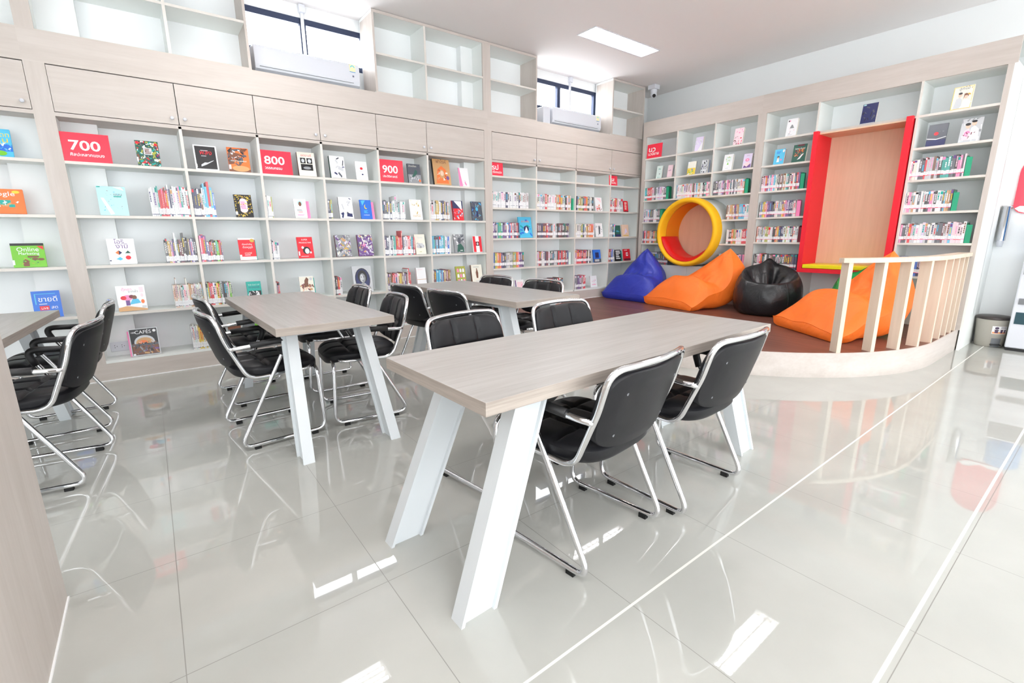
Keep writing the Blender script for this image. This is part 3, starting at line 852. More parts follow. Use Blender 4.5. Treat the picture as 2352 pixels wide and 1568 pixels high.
def make_chair(label, group):
    root = thing('visitor_chair', label, 'chair', (0, 0, 0), 0, group)
    Y = lambda u: u - .22
    # seat
    G = pad(.475, .475, 0, .018, .028, (-.08, .08), (.165, .32), .021, exp=3.6)
    def seat_z(y, hgt): drop = .022 * max(0, (y - .38) / .095) ** 2; return .447 + hgt - drop
    mb = MB()
    mb.grid([[(x, Y(.0 + y), seat_z(y, hh)) for x, y, hh, e in r] for r in G], M_LEATHER)
    bnd = [G[0][i] for i in range(45)] + [G[j][44] for j in range(1, 41)] + [G[40][i] for i in range(43, -1, -1)] + [G[j][0] for j in range(39, 0, -1)]
    rim = [(x, Y(.0 + y), seat_z(y, .018)) for x, y, hh, e in bnd]
    lo = [(x * 1.005, p[1], p[2] - .030) for (x, y, hh, e), p in zip(bnd, rim)]; lo2 = [(x * .95, Y(.2375 + (y - .2375) * .95), p[2] - .046) for (x, y, hh, e), p in zip(bnd, rim)]
    mb.grid([rim, lo, lo2], M_LEATHER, True, True); mb.add(lo2, [list(range(len(lo2)))], M_LEATHER)
    mb.build('seat', root, False)
    # backrest: local plane leaning back, hollowed towards the sitter
    bx = Vector((1, 0, 0)); up = Vector((0, -.29, .957)); fw = Vector((0, .957, .29)); O = Vector((0, Y(.018), .492))
    G = pad(.476, .306, 0, .022, .024, (-.08, .08), (.15,), .020, exp=4.2)
    def bpt(x, y, d): return O + bx * x + up * y + fw * (d + .72 * x * x - .052)
    mb = MB()
    mb.grid([[bpt(x, y, hh + .008) for x, y, hh, e in r][::-1] for r in G], M_LEATHER)
    bnd = [G[0][i] for i in range(45)] + [G[j][44] for j in range(1, 41)] + [G[40][i] for i in range(43, -1, -1)] + [G[j][0] for j in range(39, 0, -1)]
    mb.grid([[bpt(x, y, .030) for x, y, hh, e in bnd], [bpt(x, y, .008) for x, y, hh, e in bnd], [bpt(x * .985, .153 + (y - .153) * .98, .002) for x, y, hh, e in bnd]], M_LEATHER, True, True)
    mb.grid([[bpt(x * .985, .153 + (y - .153) * .98, .002 - .004 * min(1, e * 4)) for x, y, hh, e in r] for r in G], M_LEATHER)
    bk = mb.build('backrest', root, False)
    for x in (-.155, .155):
        for y in (.06, .225):
            p = bpt(x, y, -.0015); mb = MB(); mb.tube([p + fw * .003, p - fw * .0012], .0052, M_GREY, 12); mb.build('screw', bk, False)
    # back and seat loop
    r = .0115; X = .2445
    half = [(.225, Y(.40), .432), (X, Y(.37), .427), (X, Y(.062), .420), (X, Y(-.030), .640), (.240, Y(-.070), .786)]
    left = [(-x, y, z) for x, y, z in half]
    top = [(.12, Y(-.102), .793), (0, Y(-.114), .794), (-.12, Y(-.102), .793)]
    path = fillet([half[0], half[1], half[2], half[3], half[4]] + top + left[::-1], [0, .02, .06, .03, .075, .05, .05, .05, .075, .03, .06, .02, 0], 8)
    mb = MB(); mb.tube(path, r, M_CHROME, 14); mb.build('back_frame', root, False)
    # arms, rear struts, floor runners and front legs: one bent tube
    XA = .258; arm_z = .612
    side = [(.246, Y(-.018), .603), (XA, Y(.03), .606), (XA, Y(.285), .620), (.252, Y(-.028), .025), (.247, Y(.455), .025), (.245, Y(.435), .425)]
    rad = [0, .03, .055, .075, .06, .07]
    path = fillet(side + [(-x, y, z) for x, y, z in side[::-1]], rad + rad[::-1], 8)
    mb = MB(); mb.tube(path, r, M_CHROME, 14); mb.build('base_frame', root, False)
    for s in (-1, 1):
        pp = fillet([(s * XA, Y(.085), .613), (s * XA, Y(.285), .624), (s * (XA - .0015), Y(.2), .44)], [0, .062, 0], 10)
        cut = [p for p in pp if p.z > .535] + [Vector((s * (XA - .0005), Y(.2468), .535))]
        mb = MB(); mb.tube(cut, .0175, M_BLACK, 14); o = mb.build('armrest', root, False)
        for u in (.06, .385):
            mb = MB(); mb.box(s * .2485 - .011, s * .2485 + .011, Y(u) - .017, Y(u) + .017, 0, .020, M_RUBBER); mb.build('foot_glide', root, False)
    return root


CG = 'black leatherette chairs with chrome sled frames'
CH = [  # x, y, forward direction, label
    (-5.239, -3.967, (-.12, .993), 'black chair at the nearest table, first of its camera-side pair'),
    (-4.61, -3.978, (-.05, .998), 'black chair at the nearest table, second of its camera-side pair, farther along'),
    (-5.20, -3.37, (.13, -.99), 'black chair behind the nearest table, showing only its quilted back, closer to the camera'),
    (-4.52, -3.375, (.03, -1), 'black chair behind the nearest table, showing only its quilted back, closer to the platform'),
    (-6.03, -2.03, (.997, .06), 'black chair in full side view at the end-on table, nearer the camera'),
    (-5.985, -1.185, (.997, .06), 'black chair half hidden behind the front side-view chair of the end-on table'),
    (-5.455, -2.035, (-.993, .11), 'black chair across the end-on table with its seat between the white legs'),
    (-5.43, -1.27, (-1, .03), 'black chair across the end-on table, the farther one near the portrait book'),
    (-4.47, -1.99, (.99, .13), 'black chair with its plain back to the camera at the farthest table, nearer one'),
    (-4.51, -1.36, (.99, .13), 'black chair with its plain back to the camera at the farthest table, farther one'),
    (-3.935, -1.95, (-.99, -.13), 'black chair on the platform side of the farthest table, in front of black books'),
    (-3.99, -1.28, (-.99, -.13), 'black chair on the platform side of the farthest table, nearest the bookcase'),
    (-7.11, -1.956, (-.98, .17), 'black chair at the cut-off table, nearest the low bookcase'),
    (-7.09, -1.123, (-1, .0), 'black chair at the cut-off table, nearest the wall bookcase'),
]
proto = None
for x, y, f, lab in CH:
    if proto is None: o = proto = make_chair(lab, CG)
    else: o = copy_tree(proto); o['label'] = lab; words_ok(lab)
    o.location = (x, y, 0); o.rotation_euler = (0, 0, math.atan2(-f[0], f[1]))


# ================================================================== BEAN BAGS
def smooth(t): t = max(0, min(1, t)); return t * t * (3 - 2 * t)


def interp(tab, v):
    for i in range(len(tab) - 1):
        if v <= tab[i + 1][0]:
            a, b = tab[i], tab[i + 1]; t = (v - a[0]) / (b[0] - a[0])
            p, q = tab[max(0, i - 1)], tab[min(len(tab) - 1, i + 2)]
            out = []
            for k in range(1, len(a)):
                m0 = (b[k] - p[k]) / max(1e-6, b[0] - p[0]) * (b[0] - a[0]); m1 = (q[k] - a[k]) / max(1e-6, q[0] - a[0]) * (b[0] - a[0])
                t2, t3 = t * t, t * t * t
                out.append((2 * t3 - 3 * t2 + 1) * a[k] + (t3 - 2 * t2 + t) * m0 + (-2 * t3 + 3 * t2) * b[k] + (t3 - t2) * m1)
            return out
    return list(tab[-1][1:])


def pyramid_bag(label, A, B, stations, material, seed=0, floor=PLAT):
    """A, B: the two front corner tips; stations: v, x, y, z of the seam centre, half width, front bulge, rear bulge, tilt of the front normal in degrees"""
    root = thing('bean_bag', label, 'bean bag', ((A[0] + B[0]) / 2, (A[1] + B[1]) / 2, floor), group='bean bags on the platform')
    A, B = Vector(A), Vector(B); e = (B - A); e.z = 0; e.normalize()
    rnd = random.Random(seed); ph = [rnd.uniform(0, 6) for _ in range(8)]
    NV, NU = 54, 40
    front, rear = [], []
    for j in range(NV + 1):
        v = j / NV
        x, y, z, hw, bf, br, ti = interp(stations, v)
        c = Vector((x, y, z)); ti = math.radians(ti)
        back = Vector((stations[-1][1] - stations[0][1], stations[-1][2] - stations[0][2], 0)).normalized()
        nf = Vector((0, 0, 1)) * math.cos(ti) - back * math.sin(ti)
        nr = -Vector((0, 0, 1)) * math.cos(ti) + back * math.sin(ti)
        rf, rr_ = [], []
        for i in range(NU + 1):
            u = 2 * i / NU - 1
            w = max(0, 1 - abs(u) ** 2.6) ** .55; wb = max(0, 1 - abs(u) ** 6) ** (.35 + .3 * smooth(v / .4))
            tipup = .0
            S = c + e * (u * hw)
            if v < .25: S.z += (A.z * (1 - u) / 2 + B.z * (1 + u) / 2 - z) * abs(u) ** 3 * (1 - v / .25)
            wr = .010 * math.sin(7 * u + 9 * v + ph[0]) * math.sin(15 * v + ph[1]) + .007 * math.sin(21 * v + 5 * u * abs(u) + ph[2]) * (1 if .35 < v < .95 else .4) + .006 * math.sin(26 * u + ph[3]) * math.exp(-((v - .48) / .1) ** 2)
            p = S + nf * (w * (bf + wr)); q = S + nr * (wb * br)
            for t in (p, q): t.z = max(t.z, floor + .004)
            rf.append(p); rr_.append(q)
        front.append(rf); rear.append(rr_[::-1])
    lo_ = rear[0][::-1]; md_ = [(Vector(p) + Vector(q)) / 2 - back * (.030 * (1 - abs(2 * i / NU - 1) ** 4)) for i, (p, q) in enumerate(zip(front[0], lo_))]
    mb = MB(); mb.grid(front, material); mb.grid(rear, material); mb.grid([lo_, md_, front[0]], material); mb.build('cover', root)
    # stitched seam along the front edge
    mb = MB(); pts = [front[0][i] + Vector((0, 0, .002)) for i in range(0, NU + 1, 2)]; mb.tube(pts, .004, material, 6); mb.build('piping', root)
    return root


def pear_bag(label, cx, cy, r, front, backz, peak, facing, material, seed=0, floor=PLAT):
    root = thing('bean_bag', label, 'bean bag', (cx, cy, floor), group='bean bags on the platform')
    rnd = random.Random(seed); ph = [rnd.uniform(0, 6) for _ in range(9)]
    fa = math.atan2(facing[1], facing[0]); NP = 96
    H = lambda p: front + (backz - front) * ((1 - math.cos(p - fa)) / 2) ** 1.15 + peak * math.exp(-((math.remainder(p - fa - math.pi, 2 * math.pi)) / .22) ** 2)
    rows = []
    for j in range(23):
        s = j / 22; row = []
        pr = interp([(0, .78), (.06, .90), (.25, 1.0), (.5, 1.03), (.75, .98), (.92, .90), (1, .84)], s)[0]
        for k in range(NP):
            p = 2 * math.pi * k / NP; hh = H(p)
            wr = 1 + .016 * math.sin(5 * p + ph[0]) * s + .006 * math.sin(19 * p + ph[1] + 2 * s) * smooth((s - .55) / .4) + .008 * math.sin(11 * p + 8 * s + ph[2])
            lean = .16 * max(0, hh - front) * s * s
            row.append((cx + r * pr * wr * math.cos(p) + lean * math.cos(fa + math.pi), cy + r * pr * wr * math.sin(p) + lean * math.sin(fa + math.pi), floor + .003 + hh * s))
        rows.append(row)
    dip = Vector((cx + .42 * r * math.cos(fa), cy + .42 * r * math.sin(fa))); zc = floor + front * .56
    top = rows[-1]
    for j in range(1, 15):
        t = j / 14; row = []
        for k in range(NP):
            p = 2 * math.pi * k / NP; a = top[k]
            q = smooth(t) * .3 + t * .7; bk_ = (1 - math.cos(p - fa)) / 2
            zz = a[2] + (zc - a[2]) * (1 - (1 - t) ** 1.7)
            fold = (.030 * math.sin(5 * p + ph[3] + 2 * t) + .010 * math.sin(11 * p + ph[4] - 3 * t)) * math.sin(math.pi * t) * (1 - t) * 1.6 * (.25 + bk_) + .020 * math.sin(math.pi * min(1, t * 3)) + .05 * bk_ * math.sin(math.pi * t)
            fold -= .085 * math.exp(-(math.remainder(p - fa - math.pi + .25, 2 * math.pi) / .13) ** 2) * math.sin(math.pi * min(1, t * 1.3)) ** .7 * (1 - t)
            row.append((a[0] + (dip.x - a[0]) * q, a[1] + (dip.y - a[1]) * q, zz + fold))
        rows.append(row)
    mb = MB(); mb.grid(rows, material, True, True); mb.add(rows[0], [list(range(NP))[::-1]], material); mb.build('cover', root)
    mb = MB()
    for k in (0, NP // 3, 2 * NP // 3):
        mb.tube([Vector(rows[j][k]) for j in range(1, 23)], .0035, material, 6)
    mb.build('seam', root)
    return root


F = PLAT
pyramid_bag('royal blue pyramid bean bag in the corner of the platform', (-.80, -.12, F + .09), (-.80, -.98, F + .06),
            [(0, -.82, -.55, F + .11, .46, .0, .105, 10), (.12, -.74, -.55, F + .14, .46, .12, .15, 12), (.30, -.60, -.56, F + .19, .44, .21, .22, 22), (.48, -.44, -.56, F + .28, .40, .17, .28, 50), (.62, -.36, -.55, F + .43, .33, .12, .28, 72), (.80, -.31, -.53, F + .60, .18, .08, .20, 75), (.93, -.27, -.52, F + .72, .06, .04, .07, 75), (1, -.26, -.52, F + .77, .0, .0, .0, 75)], M_BLUEBAG, 1)
pyramid_bag('orange pyramid bean bag in front of the round reading nook', (-.84, -.93, F + .10), (-1.00, -1.80, F + .05),
            [(0, -.92, -1.37, F + .12, .45, .0, .115, 0), (.12, -.83, -1.41, F + .15, .45, .13, .16, 3), (.30, -.66, -1.50, F + .21, .43, .22, .22, 8), (.47, -.50, -1.60, F + .27, .40, .13, .28, 38), (.60, -.42, -1.70, F + .40, .34, .11, .30, 72), (.78, -.36, -1.80, F + .57, .20, .08, .25, 76), (.93, -.31, -1.86, F + .72, .065, .04, .11, 76), (1, -.29, -1.89, F + .79, .0, .0, .0, 76)], M_ORANGEBAG, 2)
pyramid_bag('orange pyramid bean bag partly behind the railing boards', (-1.10, -2.88, F + .09), (-1.66, -3.68, F + .05),
            [(0, -1.38, -3.28, F + .11, .50, .0, .105, 0), (.12, -1.28, -3.35, F + .14, .50, .13, .16, 3), (.30, -1.10, -3.47, F + .21, .46, .23, .22, 8), (.47, -.95, -3.59, F + .27, .41, .14, .28, 38), (.60, -.87, -3.66, F + .42, .34, .11, .28, 72), (.78, -.81, -3.71, F + .60, .20, .08, .22, 76), (.93, -.76, -3.75, F + .74, .065, .04, .10, 76), (1, -.74, -3.77, F + .81, .0, .0, .0, 76)], M_ORANGEBAG, 5)
pear_bag('black round bean bag between the orange bag and the red niche', -.40, -2.47, .375, .40, .60, .07, (-.9, -.45), M_BLACKBAG, 3)
pear_bag('green round bean bag half hidden behind the railing and the orange bag', -.37, -3.50, .33, .38, .56, .05, (-.95, -.3), M_GREENBAG, 4)

# ================================================================== BOOKS SHOWN FACE OUT
C = {'white': srgb(244, 244, 246), 'cream': srgb(242, 238, 224), 'black': srgb(30, 28, 32), 'red': srgb(226, 36, 52), 'blue': srgb(44, 112, 214), 'sky': srgb(84, 190, 228),
     'pale': srgb(186, 228, 232), 'green': srgb(116, 192, 48), 'teal': srgb(26, 168, 156), 'orange': srgb(240, 122, 60), 'yellow': srgb(238, 208, 66), 'pink': srgb(248, 142, 190),
     'purple': srgb(112, 76, 140), 'brown': srgb(120, 76, 56), 'grey': srgb(150, 152, 156), 'dgrey': srgb(84, 88, 98), 'navy': srgb(38, 44, 92), 'gold': srgb(206, 172, 76), 'lilac': srgb(228, 216, 243),
     'dgreen': srgb(44, 92, 80), 'maroon': srgb(112, 34, 52), 'tan': srgb(206, 160, 110), 'rose': srgb(248, 218, 226), 'mint': srgb(224, 241, 236), 'lgrey': srgb(206, 208, 212), 'skin': srgb(236, 204, 182), 'olive': srgb(170, 172, 70)}


def col_at(wall, px, ztarget, d):
    lo, hi = -200.0, 1700.0
    for _ in range(40):
        mid = (lo + hi) / 2
        z = (on_y(px, mid, d) if wall == 'L' else on_x(px, mid, d)).z
        if z > ztarget: lo = mid
        else: hi = mid
    p = on_y(px, mid, d) if wall == 'L' else on_x(px, mid, d)
    return p.x if wall == 'L' else -p.y


def art(mb, o, ex, ey, nm, w, hgt, ops, rnd):
    k = 0
    for op in ops:
        k += 1; z = nm * (.0003 * k + .0002)
        pt = lambda u, v: o + ex * (u * w) + ey * (v * hgt) + z
        t = op[0]
        if t == 'r':
            _, a, b, c, d, cc = op; mb.add([pt(a, b), pt(c, b), pt(c, d), pt(a, d)], [(0, 1, 2, 3)], M_PRINT, False, C[cc])
        elif t == 'e':
            _, a, b, ra, rb_, cc = op; mb.add([pt(a + ra * math.cos(i * math.pi / 10), b + rb_ * math.sin(i * math.pi / 10)) for i in range(20)], [list(range(20))], M_PRINT, False, C[cc])
        elif t == 'p':
            mb.add([pt(a, b) for a, b in op[1]], [list(range(len(op[1])))], M_PRINT, False, C[op[2]])
        elif t == 't':
            _, a, b, wd, s, cc = op; mb.text(s, hgt * .16, pt(a, b), ex, ey, M_PRINT, C[cc], width=w * wd)
        elif t == 'l':      # lines of small print
            _, a, b, c, d, nl, cc = op
            for i in range(nl):
                y = d - (d - b) * (i + .5) / nl; q = a + (c - a) * rnd.uniform(.55, 1); hh = (d - b) / nl * .28
                mb.add([pt(a, y - hh), pt(q, y - hh), pt(q, y + hh), pt(a, y + hh)], [(0, 1, 2, 3)], M_PRINT, False, C[cc])
        elif t == 's':      # scattered strokes
            _, a, b, c, d, n, ccs, smin, smax = op
            for i in range(n):
                x, y = rnd.uniform(a, c), rnd.uniform(b, d); an = rnd.uniform(0, math.pi); l, th = rnd.uniform(smin, smax), rnd.uniform(.2, .5)
                z2 = nm * (.0003 * k + .0002 + .000004 * i)
                ux, uy = math.cos(an) * l, math.sin(an) * l * .75
                q = [(x - ux - uy * th, y - uy + ux * th), (x + ux - uy * th, y + uy + ux * th), (x + ux * .9 + uy * th, y + uy * .9 - ux * th), (x - ux * .9 + uy * th, y - uy * .9 - ux * th)]
                q = [(min(max(u, .01), .99), min(max(v, .01), .99)) for u, v in q]
                mb.add([o + ex * (u * w) + ey * (v * hgt) + z2 for u, v in q], [(0, 1, 2, 3)], M_PRINT, False, C[rnd.choice(ccs)])


def face_book(wall, zs, pL, pR, pT, label, cover, ops, thick=.018, spine=None, d=.045, lean=10, stand=None, group=None, yaw=0):
    a0, a1 = col_at(wall, pL, zs + .1, d), col_at(wall, pR, zs + .1, d)
    # the side that the camera sees takes a little of the measured width
    a_mid = (a0 + a1) / 2; w = (a1 - a0)
    side = abs(thick * ((CAM.x - a_mid) / (CAM.y - d)) if wall == 'L' else thick * ((-CAM.y - a_mid) / (CAM.x - d)))
    toward = (CAM.x < a_mid) if wall == 'L' else (-CAM.y < a_mid)
    if toward: a0 += min(side, w * .3)
    else: a1 -= min(side, w * .3)
    w = a1 - a0; am = (a0 + a1) / 2
    q = (on_y((pL + pR) / 2, pT, d + .03) if wall == 'L' else on_x((pL + pR) / 2, pT, d + .03))
    hgt = max(.12, (q.z - zs) / math.cos(math.radians(lean)))
    s, c = math.sin(math.radians(lean)), math.cos(math.radians(lean))
    if wall == 'L': ex, ey, nm = Vector((1, 0, 0)), Vector((0, s, c)), Vector((0, -c, s)); o = Vector((a0, d, zs + .001))
    else: ex, ey, nm = Vector((0, -1, 0)), Vector((s, 0, c)), Vector((-c, 0, s)); o = Vector((d, -a0, zs + .001))
    o = o + Vector((0, 0, thick * s))
    base = o + ex * (w / 2)
    root = thing('book', label, 'book', tuple(base), group=group or 'books shown face out on the shelves')
    cc = C[cover]; sc = C[spine or cover]
    rnd = random.Random(label)
    mb = MB()
    mid = o + ex * (w / 2) + ey * (hgt / 2)
    mb.obox(mid - nm * .001, ex * (w / 2), ey * (hgt / 2), nm * .001, M_PRINT, cc)
    mb.obox(mid - nm * (thick - .001), ex * (w / 2), ey * (hgt / 2), nm * .001, M_PRINT, sc)
    mb.obox(o + ex * .001 + ey * (hgt / 2) - nm * thick / 2, ex * .001, ey * (hgt / 2), nm * (thick / 2 - .002), M_PRINT, sc)
    art(mb, o, ex, ey, nm, w, hgt, ops, rnd)
    mb.build('cover', root)
    mb = MB(); mb.obox(mid - nm * thick / 2 + ex * .0005, ex * (w / 2 - .004), ey * (hgt / 2 - .004), nm * (thick / 2 - .0021), M_PRINT, srgb(238, 234, 222)); mb.build('pages', root)
    if stand:
        bs = base - nm * (thick + .004); st = thing('book_stand', stand[1], 'book stand', tuple(bs), group='coloured acrylic book stands')
        m_ = mat('acrylic ' + stand[0], C[stand[0]], .15); e2 = ex * (w * .5); sh = ex * (w * stand[2])
        mb = MB(); mb.obox(bs + sh + ey * (hgt * .46), e2, ey * (hgt * .46), nm * .0015, m_); mb.build('back_plate', st)
    return root


A1, A2, A3, A4, AB = S_A1, S_A2, S_A3, S_A4, .176
fb = face_book
ST = ('r', .0, .10, .12, .24, 'white')
fb('L', A1, -26, 27, 297, 'blue and yellow book at the picture edge, left of the red 700 sign', 'sky', [('t', .12, .72, .8, 'ขาดท', 'yellow'), ('t', .2, .52, .6, 'ทุน', 'yellow'), ('r', 0, .2, 1, .45, 'blue'), ('s', .05, .2, .95, .5, 24, ['white', 'sky', 'blue'], .03, .12), ('e', .45, .13, .26, .09, 'green')])
fb('L', A1, 313, 367, 325, 'multicoloured textile pattern book beside the red 700 sign', 'dgreen', [('s', 0, 0, 1, 1, 150, ['red', 'teal', 'cream', 'brown', 'olive', 'navy', 'white', 'black', 'dgrey'], .03, .11), ('r', .32, .45, .68, .72, 'lgrey'), ('l', .38, .48, .64, .70, 4, 'brown'), ('r', .03, .86, .16, .96, 'red'), ('r', .82, .82, .95, .92, 'red'), ('r', 0, .18, .06, .34, 'white')])
fb('L', A1, 446.4, 500.5, 334.7, 'black book with a white border and red title on the top shelf', 'white', [('r', .06, .04, .94, .95, 'black'), ('t', .24, .62, .52, 'พลิง', 'red'), ('l', .30, .76, .7, .80, 1, 'lgrey'), ('l', .3, .54, .7, .58, 1, 'lgrey'), ('p', [(.25, .12), (.5, .22), (.8, .38), (.82, .41), (.55, .3), (.42, .3), (.25, .2)], 'lgrey'), ('r', 0, .08, .08, .22, 'white')])
fb('L', A1, 524, 574, 340.6, 'orange and black photography book on the top shelf next to the red 800 sign', 'orange', [('s', .0, .3, .8, .95, 40, ['black', 'dgrey', 'brown'], .06, .2), ('s', .2, .5, .6, .9, 8, ['white', 'lgrey'], .03, .08), ('r', 0, .0, 1, .12, 'brown'), ('e', .55, .14, .4, .12, 'tan'), ('t', .12, .42, .74, 'PHOTOGRAPHY', 'mint'), ('r', 0, .1, .1, .28, 'white')])
fb('L', A1, 684, 726, 351.5, 'beige book with black and white photos beside the red 800 sign', 'cream', [('t', .2, .82, .6, 'อตราวดี', 'red'), ('r', .15, .53, .45, .76, 'black'), ('r', .52, .53, .84, .76, 'black'), ('r', .15, .24, .84, .5, 'black'), ('e', .3, .64, .09, .08, 'lgrey'), ('e', .68, .64, .1, .08, 'lgrey'), ('e', .5, .34, .22, .06, 'grey')], .035, 'brown')
WS = [('s', .1, .1, 1, .95, 10, ['dgrey', 'navy', 'lgrey'], .06, .22), ST]
fb('L', A1, 757, 794, 360, 'white book with dark brush strokes and green spine on the top shelf', 'white', WS, .04, 'dgreen')
fb('L', A1, 817, 845, 372, 'small white book with a red mark beside the pink 900 sign', 'white', [('e', .5, .62, .12, .07, 'red'), ('e', .55, .3, .08, .04, 'navy'), ('l', .3, .44, .7, .5, 2, 'lgrey')])
fb('L', A1, 937, 968, 377.5, 'grey green book with a dark bird beside the pink 900 sign', 'dgrey', [('r', 0, .0, 1, .45, 'grey'), ('t', .1, .84, .6, 'ล้วงเลือด', 'cream'), ('p', [(.3, .35), (.45, .5), (.6, .72), (.75, .62), (.7, .5), (.55, .38), (.35, .3)], 'dgreen'), ('s', .1, .05, .9, .4, 12, ['lgrey', 'dgrey', 'white'], .03, .1), ('r', .8, .08, .95, .2, 'orange')], .02)
fb('L', A1, 994.4, 1036.5, 367, 'orange book with a pharaoh mask and black spine on the top shelf', 'tan', [('t', .2, .84, .6, 'ฟาโรห์', 'brown'), ('p', [(.12, .05), (.25, .6), (.5, .74), (.75, .6), (.88, .05)], 'orange'), ('s', .2, .1, .8, .6, 22, ['brown', 'tan', 'cream'], .02, .07), ('e', .5, .42, .15, .17, 'tan'), ('e', .5, .45, .1, .1, 'skin'), ('e', .82, .28, .09, .08, 'purple')], .038, 'black')
fb('L', A1, 1054, 1078, 386.5, 'white book with a pink triangle near the end of the top shelf', 'white', [('p', [(0, 0), (.35, 0), (.12, .98), (0, .98)], 'pink'), ('s', .3, .0, .7, .3, 6, ['pink', 'rose'], .05, .15)])
fb('L', A2, -40, 56, 435, 'orange book with a white title at the picture edge', 'orange', [('t', .18, .72, .6, 'oogle', 'white'), ('r', .38, .35, .66, .55, 'teal'), ('r', .6, .26, .75, .38, 'teal'), ('s', .2, .3, .85, .5, 12, ['white', 'tan'], .03, .08), ('e', .82, .88, .1, .06, 'yellow')], .02)
fb('L', A2, 226, 293, 429, 'large pale blue book at the start of the second shelf', 'pale', [('t', .55, .68, .28, 'แบบ', 'dgrey'), ('l', .55, .62, .85, .68, 1, 'teal'), ('s', .15, .1, .9, .9, 22, ['teal', 'sky', 'grey'], .01, .035), ('p', [(.1, .6), (.2, .6), (.5, .05), (.36, .02)], 'white'), ('p', [(.55, .98), (.85, .98), (.95, .86)], 'white'), ('r', .02, .96, .14, .99, 'teal')], .014)
fb('L', A2, 539.3, 580.6, 448, 'black and gold patterned book with a pink panel on the second shelf', 'black', [('s', .03, .02, .97, .98, 130, ['gold', 'yellow', 'gold', 'black'], .02, .07), ('r', .3, .30, .72, .74, 'rose'), ('e', .5, .74, .18, .09, 'rose'), ('e', .5, .3, .2, .1, 'rose'), ('l', .36, .36, .66, .7, 5, 'pink'), ST])
fb('L', A2, 676, 705, 458, 'white book with a small brown animal and pink stand on the second shelf', 'white', [('e', .5, .78, .2, .13, 'pale'), ('e', .5, .74, .12, .12, 'brown'), ('l', .2, .36, .8, .46, 2, 'grey'), ('l', .2, .12, .8, .2, 2, 'pink'), ('l', .3, .3, .7, .34, 1, 'red'), ('r', 0, .2, .08, .34, 'white')], stand=('pink', 'pink acrylic stand behind the white book with the brown animal', .30))
fb('L', A2, 779, 812, 453.5, 'white book with thin dark brush strokes on the second shelf', 'white', WS, .018, 'dgrey')
fb('L', A2, 828, 855, 460, 'bright blue book with a yellow moon and pink stand', 'blue', [('e', .5, .64, .14, .12, 'yellow'), ('e', .56, .67, .13, .11, 'blue'), ('l', .3, .3, .7, .46, 3, 'sky'), ('t', .25, .18, .5, 'ดวงจันทร์', 'white'), ('p', [(.1, .95), (.5, .98), (.2, .7)], 'sky')], stand=('pink', 'pink acrylic stand behind the bright blue moon book', .28))
fb('L', A2, 942, 971, 459, 'cream book with pale gold flowers on the second shelf', 'white', [('s', .05, .3, .95, .95, 26, ['cream', 'gold', 'cream', 'white'], .05, .15), ('t', .2, .14, .62, 'ดอกไม้', 'gold')])
fb('L', A2, 1039.6, 1065.6, 461.6, 'red and blue book with a white flash beside the last second-shelf row', 'red', [('r', 0, .6, 1, 1, 'navy'), ('p', [(.2, .98), (.9, .98), (.9, .5)], 'white'), ('s', .05, .05, .95, .55, 30, ['red', 'white', 'rose', 'sky'], .03, .1), ('r', 0, .05, .08, .95, 'maroon')])
fb('L', A2, 1084, 1109, 463.7, 'blue forest picture book at the end of the second shelf', 'dgrey', [('s', 0, 0, 1, 1, 60, ['navy', 'sky', 'blue', 'dgrey', 'grey'], .03, .12), ('e', .5, .6, .12, .1, 'sky'), ('r', .42, .2, .58, .5, 'navy')])
fb('L', A3, 25.4, 103.5, 559.7, 'green online marketing book with a brown bird house on the cover', 'green', [('r', 0, .9, 1, 1, 'black'), ('t', .16, .66, .66, 'Online', 'white'), ('t', .2, .52, .62, 'Marketing', 'white'), ('r', .46, .4, .8, .47, 'brown'), ('p', [(.78, .88), (.98, .88), (.98, .72)], 'red'), ('r', .3, .04, .48, .26, 'brown'), ('p', [(.26, .24), (.52, .24), (.39, .34)], 'brown'), ('s', .2, .1, .9, .4, 18, ['dgreen', 'olive', 'green'], .03, .07), ('e', .68, .34, .1, .05, 'brown'), ('e', .86, .32, .1, .05, 'brown'), ('r', 0, .1, .06, .3, 'white')], .016)
fb('L', A3, 248.5, 311.6, 549, 'white origami book with four small folded shapes on the third shelf', 'white', [('t', .26, .80, .36, 'โอริ', 'purple'), ('t', .30, .62, .44, 'งามิ', 'purple'), ('p', [(.25, .45), (.38, .36), (.5, .45), (.38, .54)], 'orange'), ('p', [(.38, .36), (.5, .45), (.38, .54)], 'navy'), ('p', [(.6, .42), (.72, .53), (.82, .42)], 'dgreen'), ('p', [(.25, .2), (.4, .28), (.5, .2), (.4, .14)], 'sky'), ('e', .7, .25, .1, .08, 'red'), ('l', .5, .04, .8, .07, 1, 'lgrey'), ('r', .01, .12, .07, .16, 'navy')])
fb('L', A3, 549.4, 588, 547.4, 'red book with a white foot and yellow badge on the third shelf', 'red', [('r', 0, 0, 1, .15, 'white'), ('r', 0, .92, 1, 1, 'white'), ('t', .2, .68, .6, 'เรื่องสำคัญ', 'white'), ('t', .22, .54, .6, 'ต้องดูดูดี', 'white'), ('t', .3, .28, .42, 'crucial', 'cream'), ('l', .3, .2, .7, .25, 1, 'rose'), ('e', .84, .88, .13, .08, 'gold'), ST], .016, stand=('teal', 'teal acrylic stand behind the red white-footed book', .06))
fb('L', A3, 684, 720.7, 545, 'red book with a cartoon mole and a white English title', 'red', [('t', .3, .84, .38, 'SUPER', 'white'), ('t', .12, .70, .76, 'PRODUCTIVE', 'white'), ('e', .55, .36, .24, .18, 'black'), ('e', .58, .33, .14, .13, 'white'), ('e', .32, .5, .08, .06, 'white'), ('e', .8, .26, .06, .05, 'white'), ('l', .15, .06, .8, .1, 1, 'rose'), ('r', .02, .12, .10, .32, 'white')], .016)
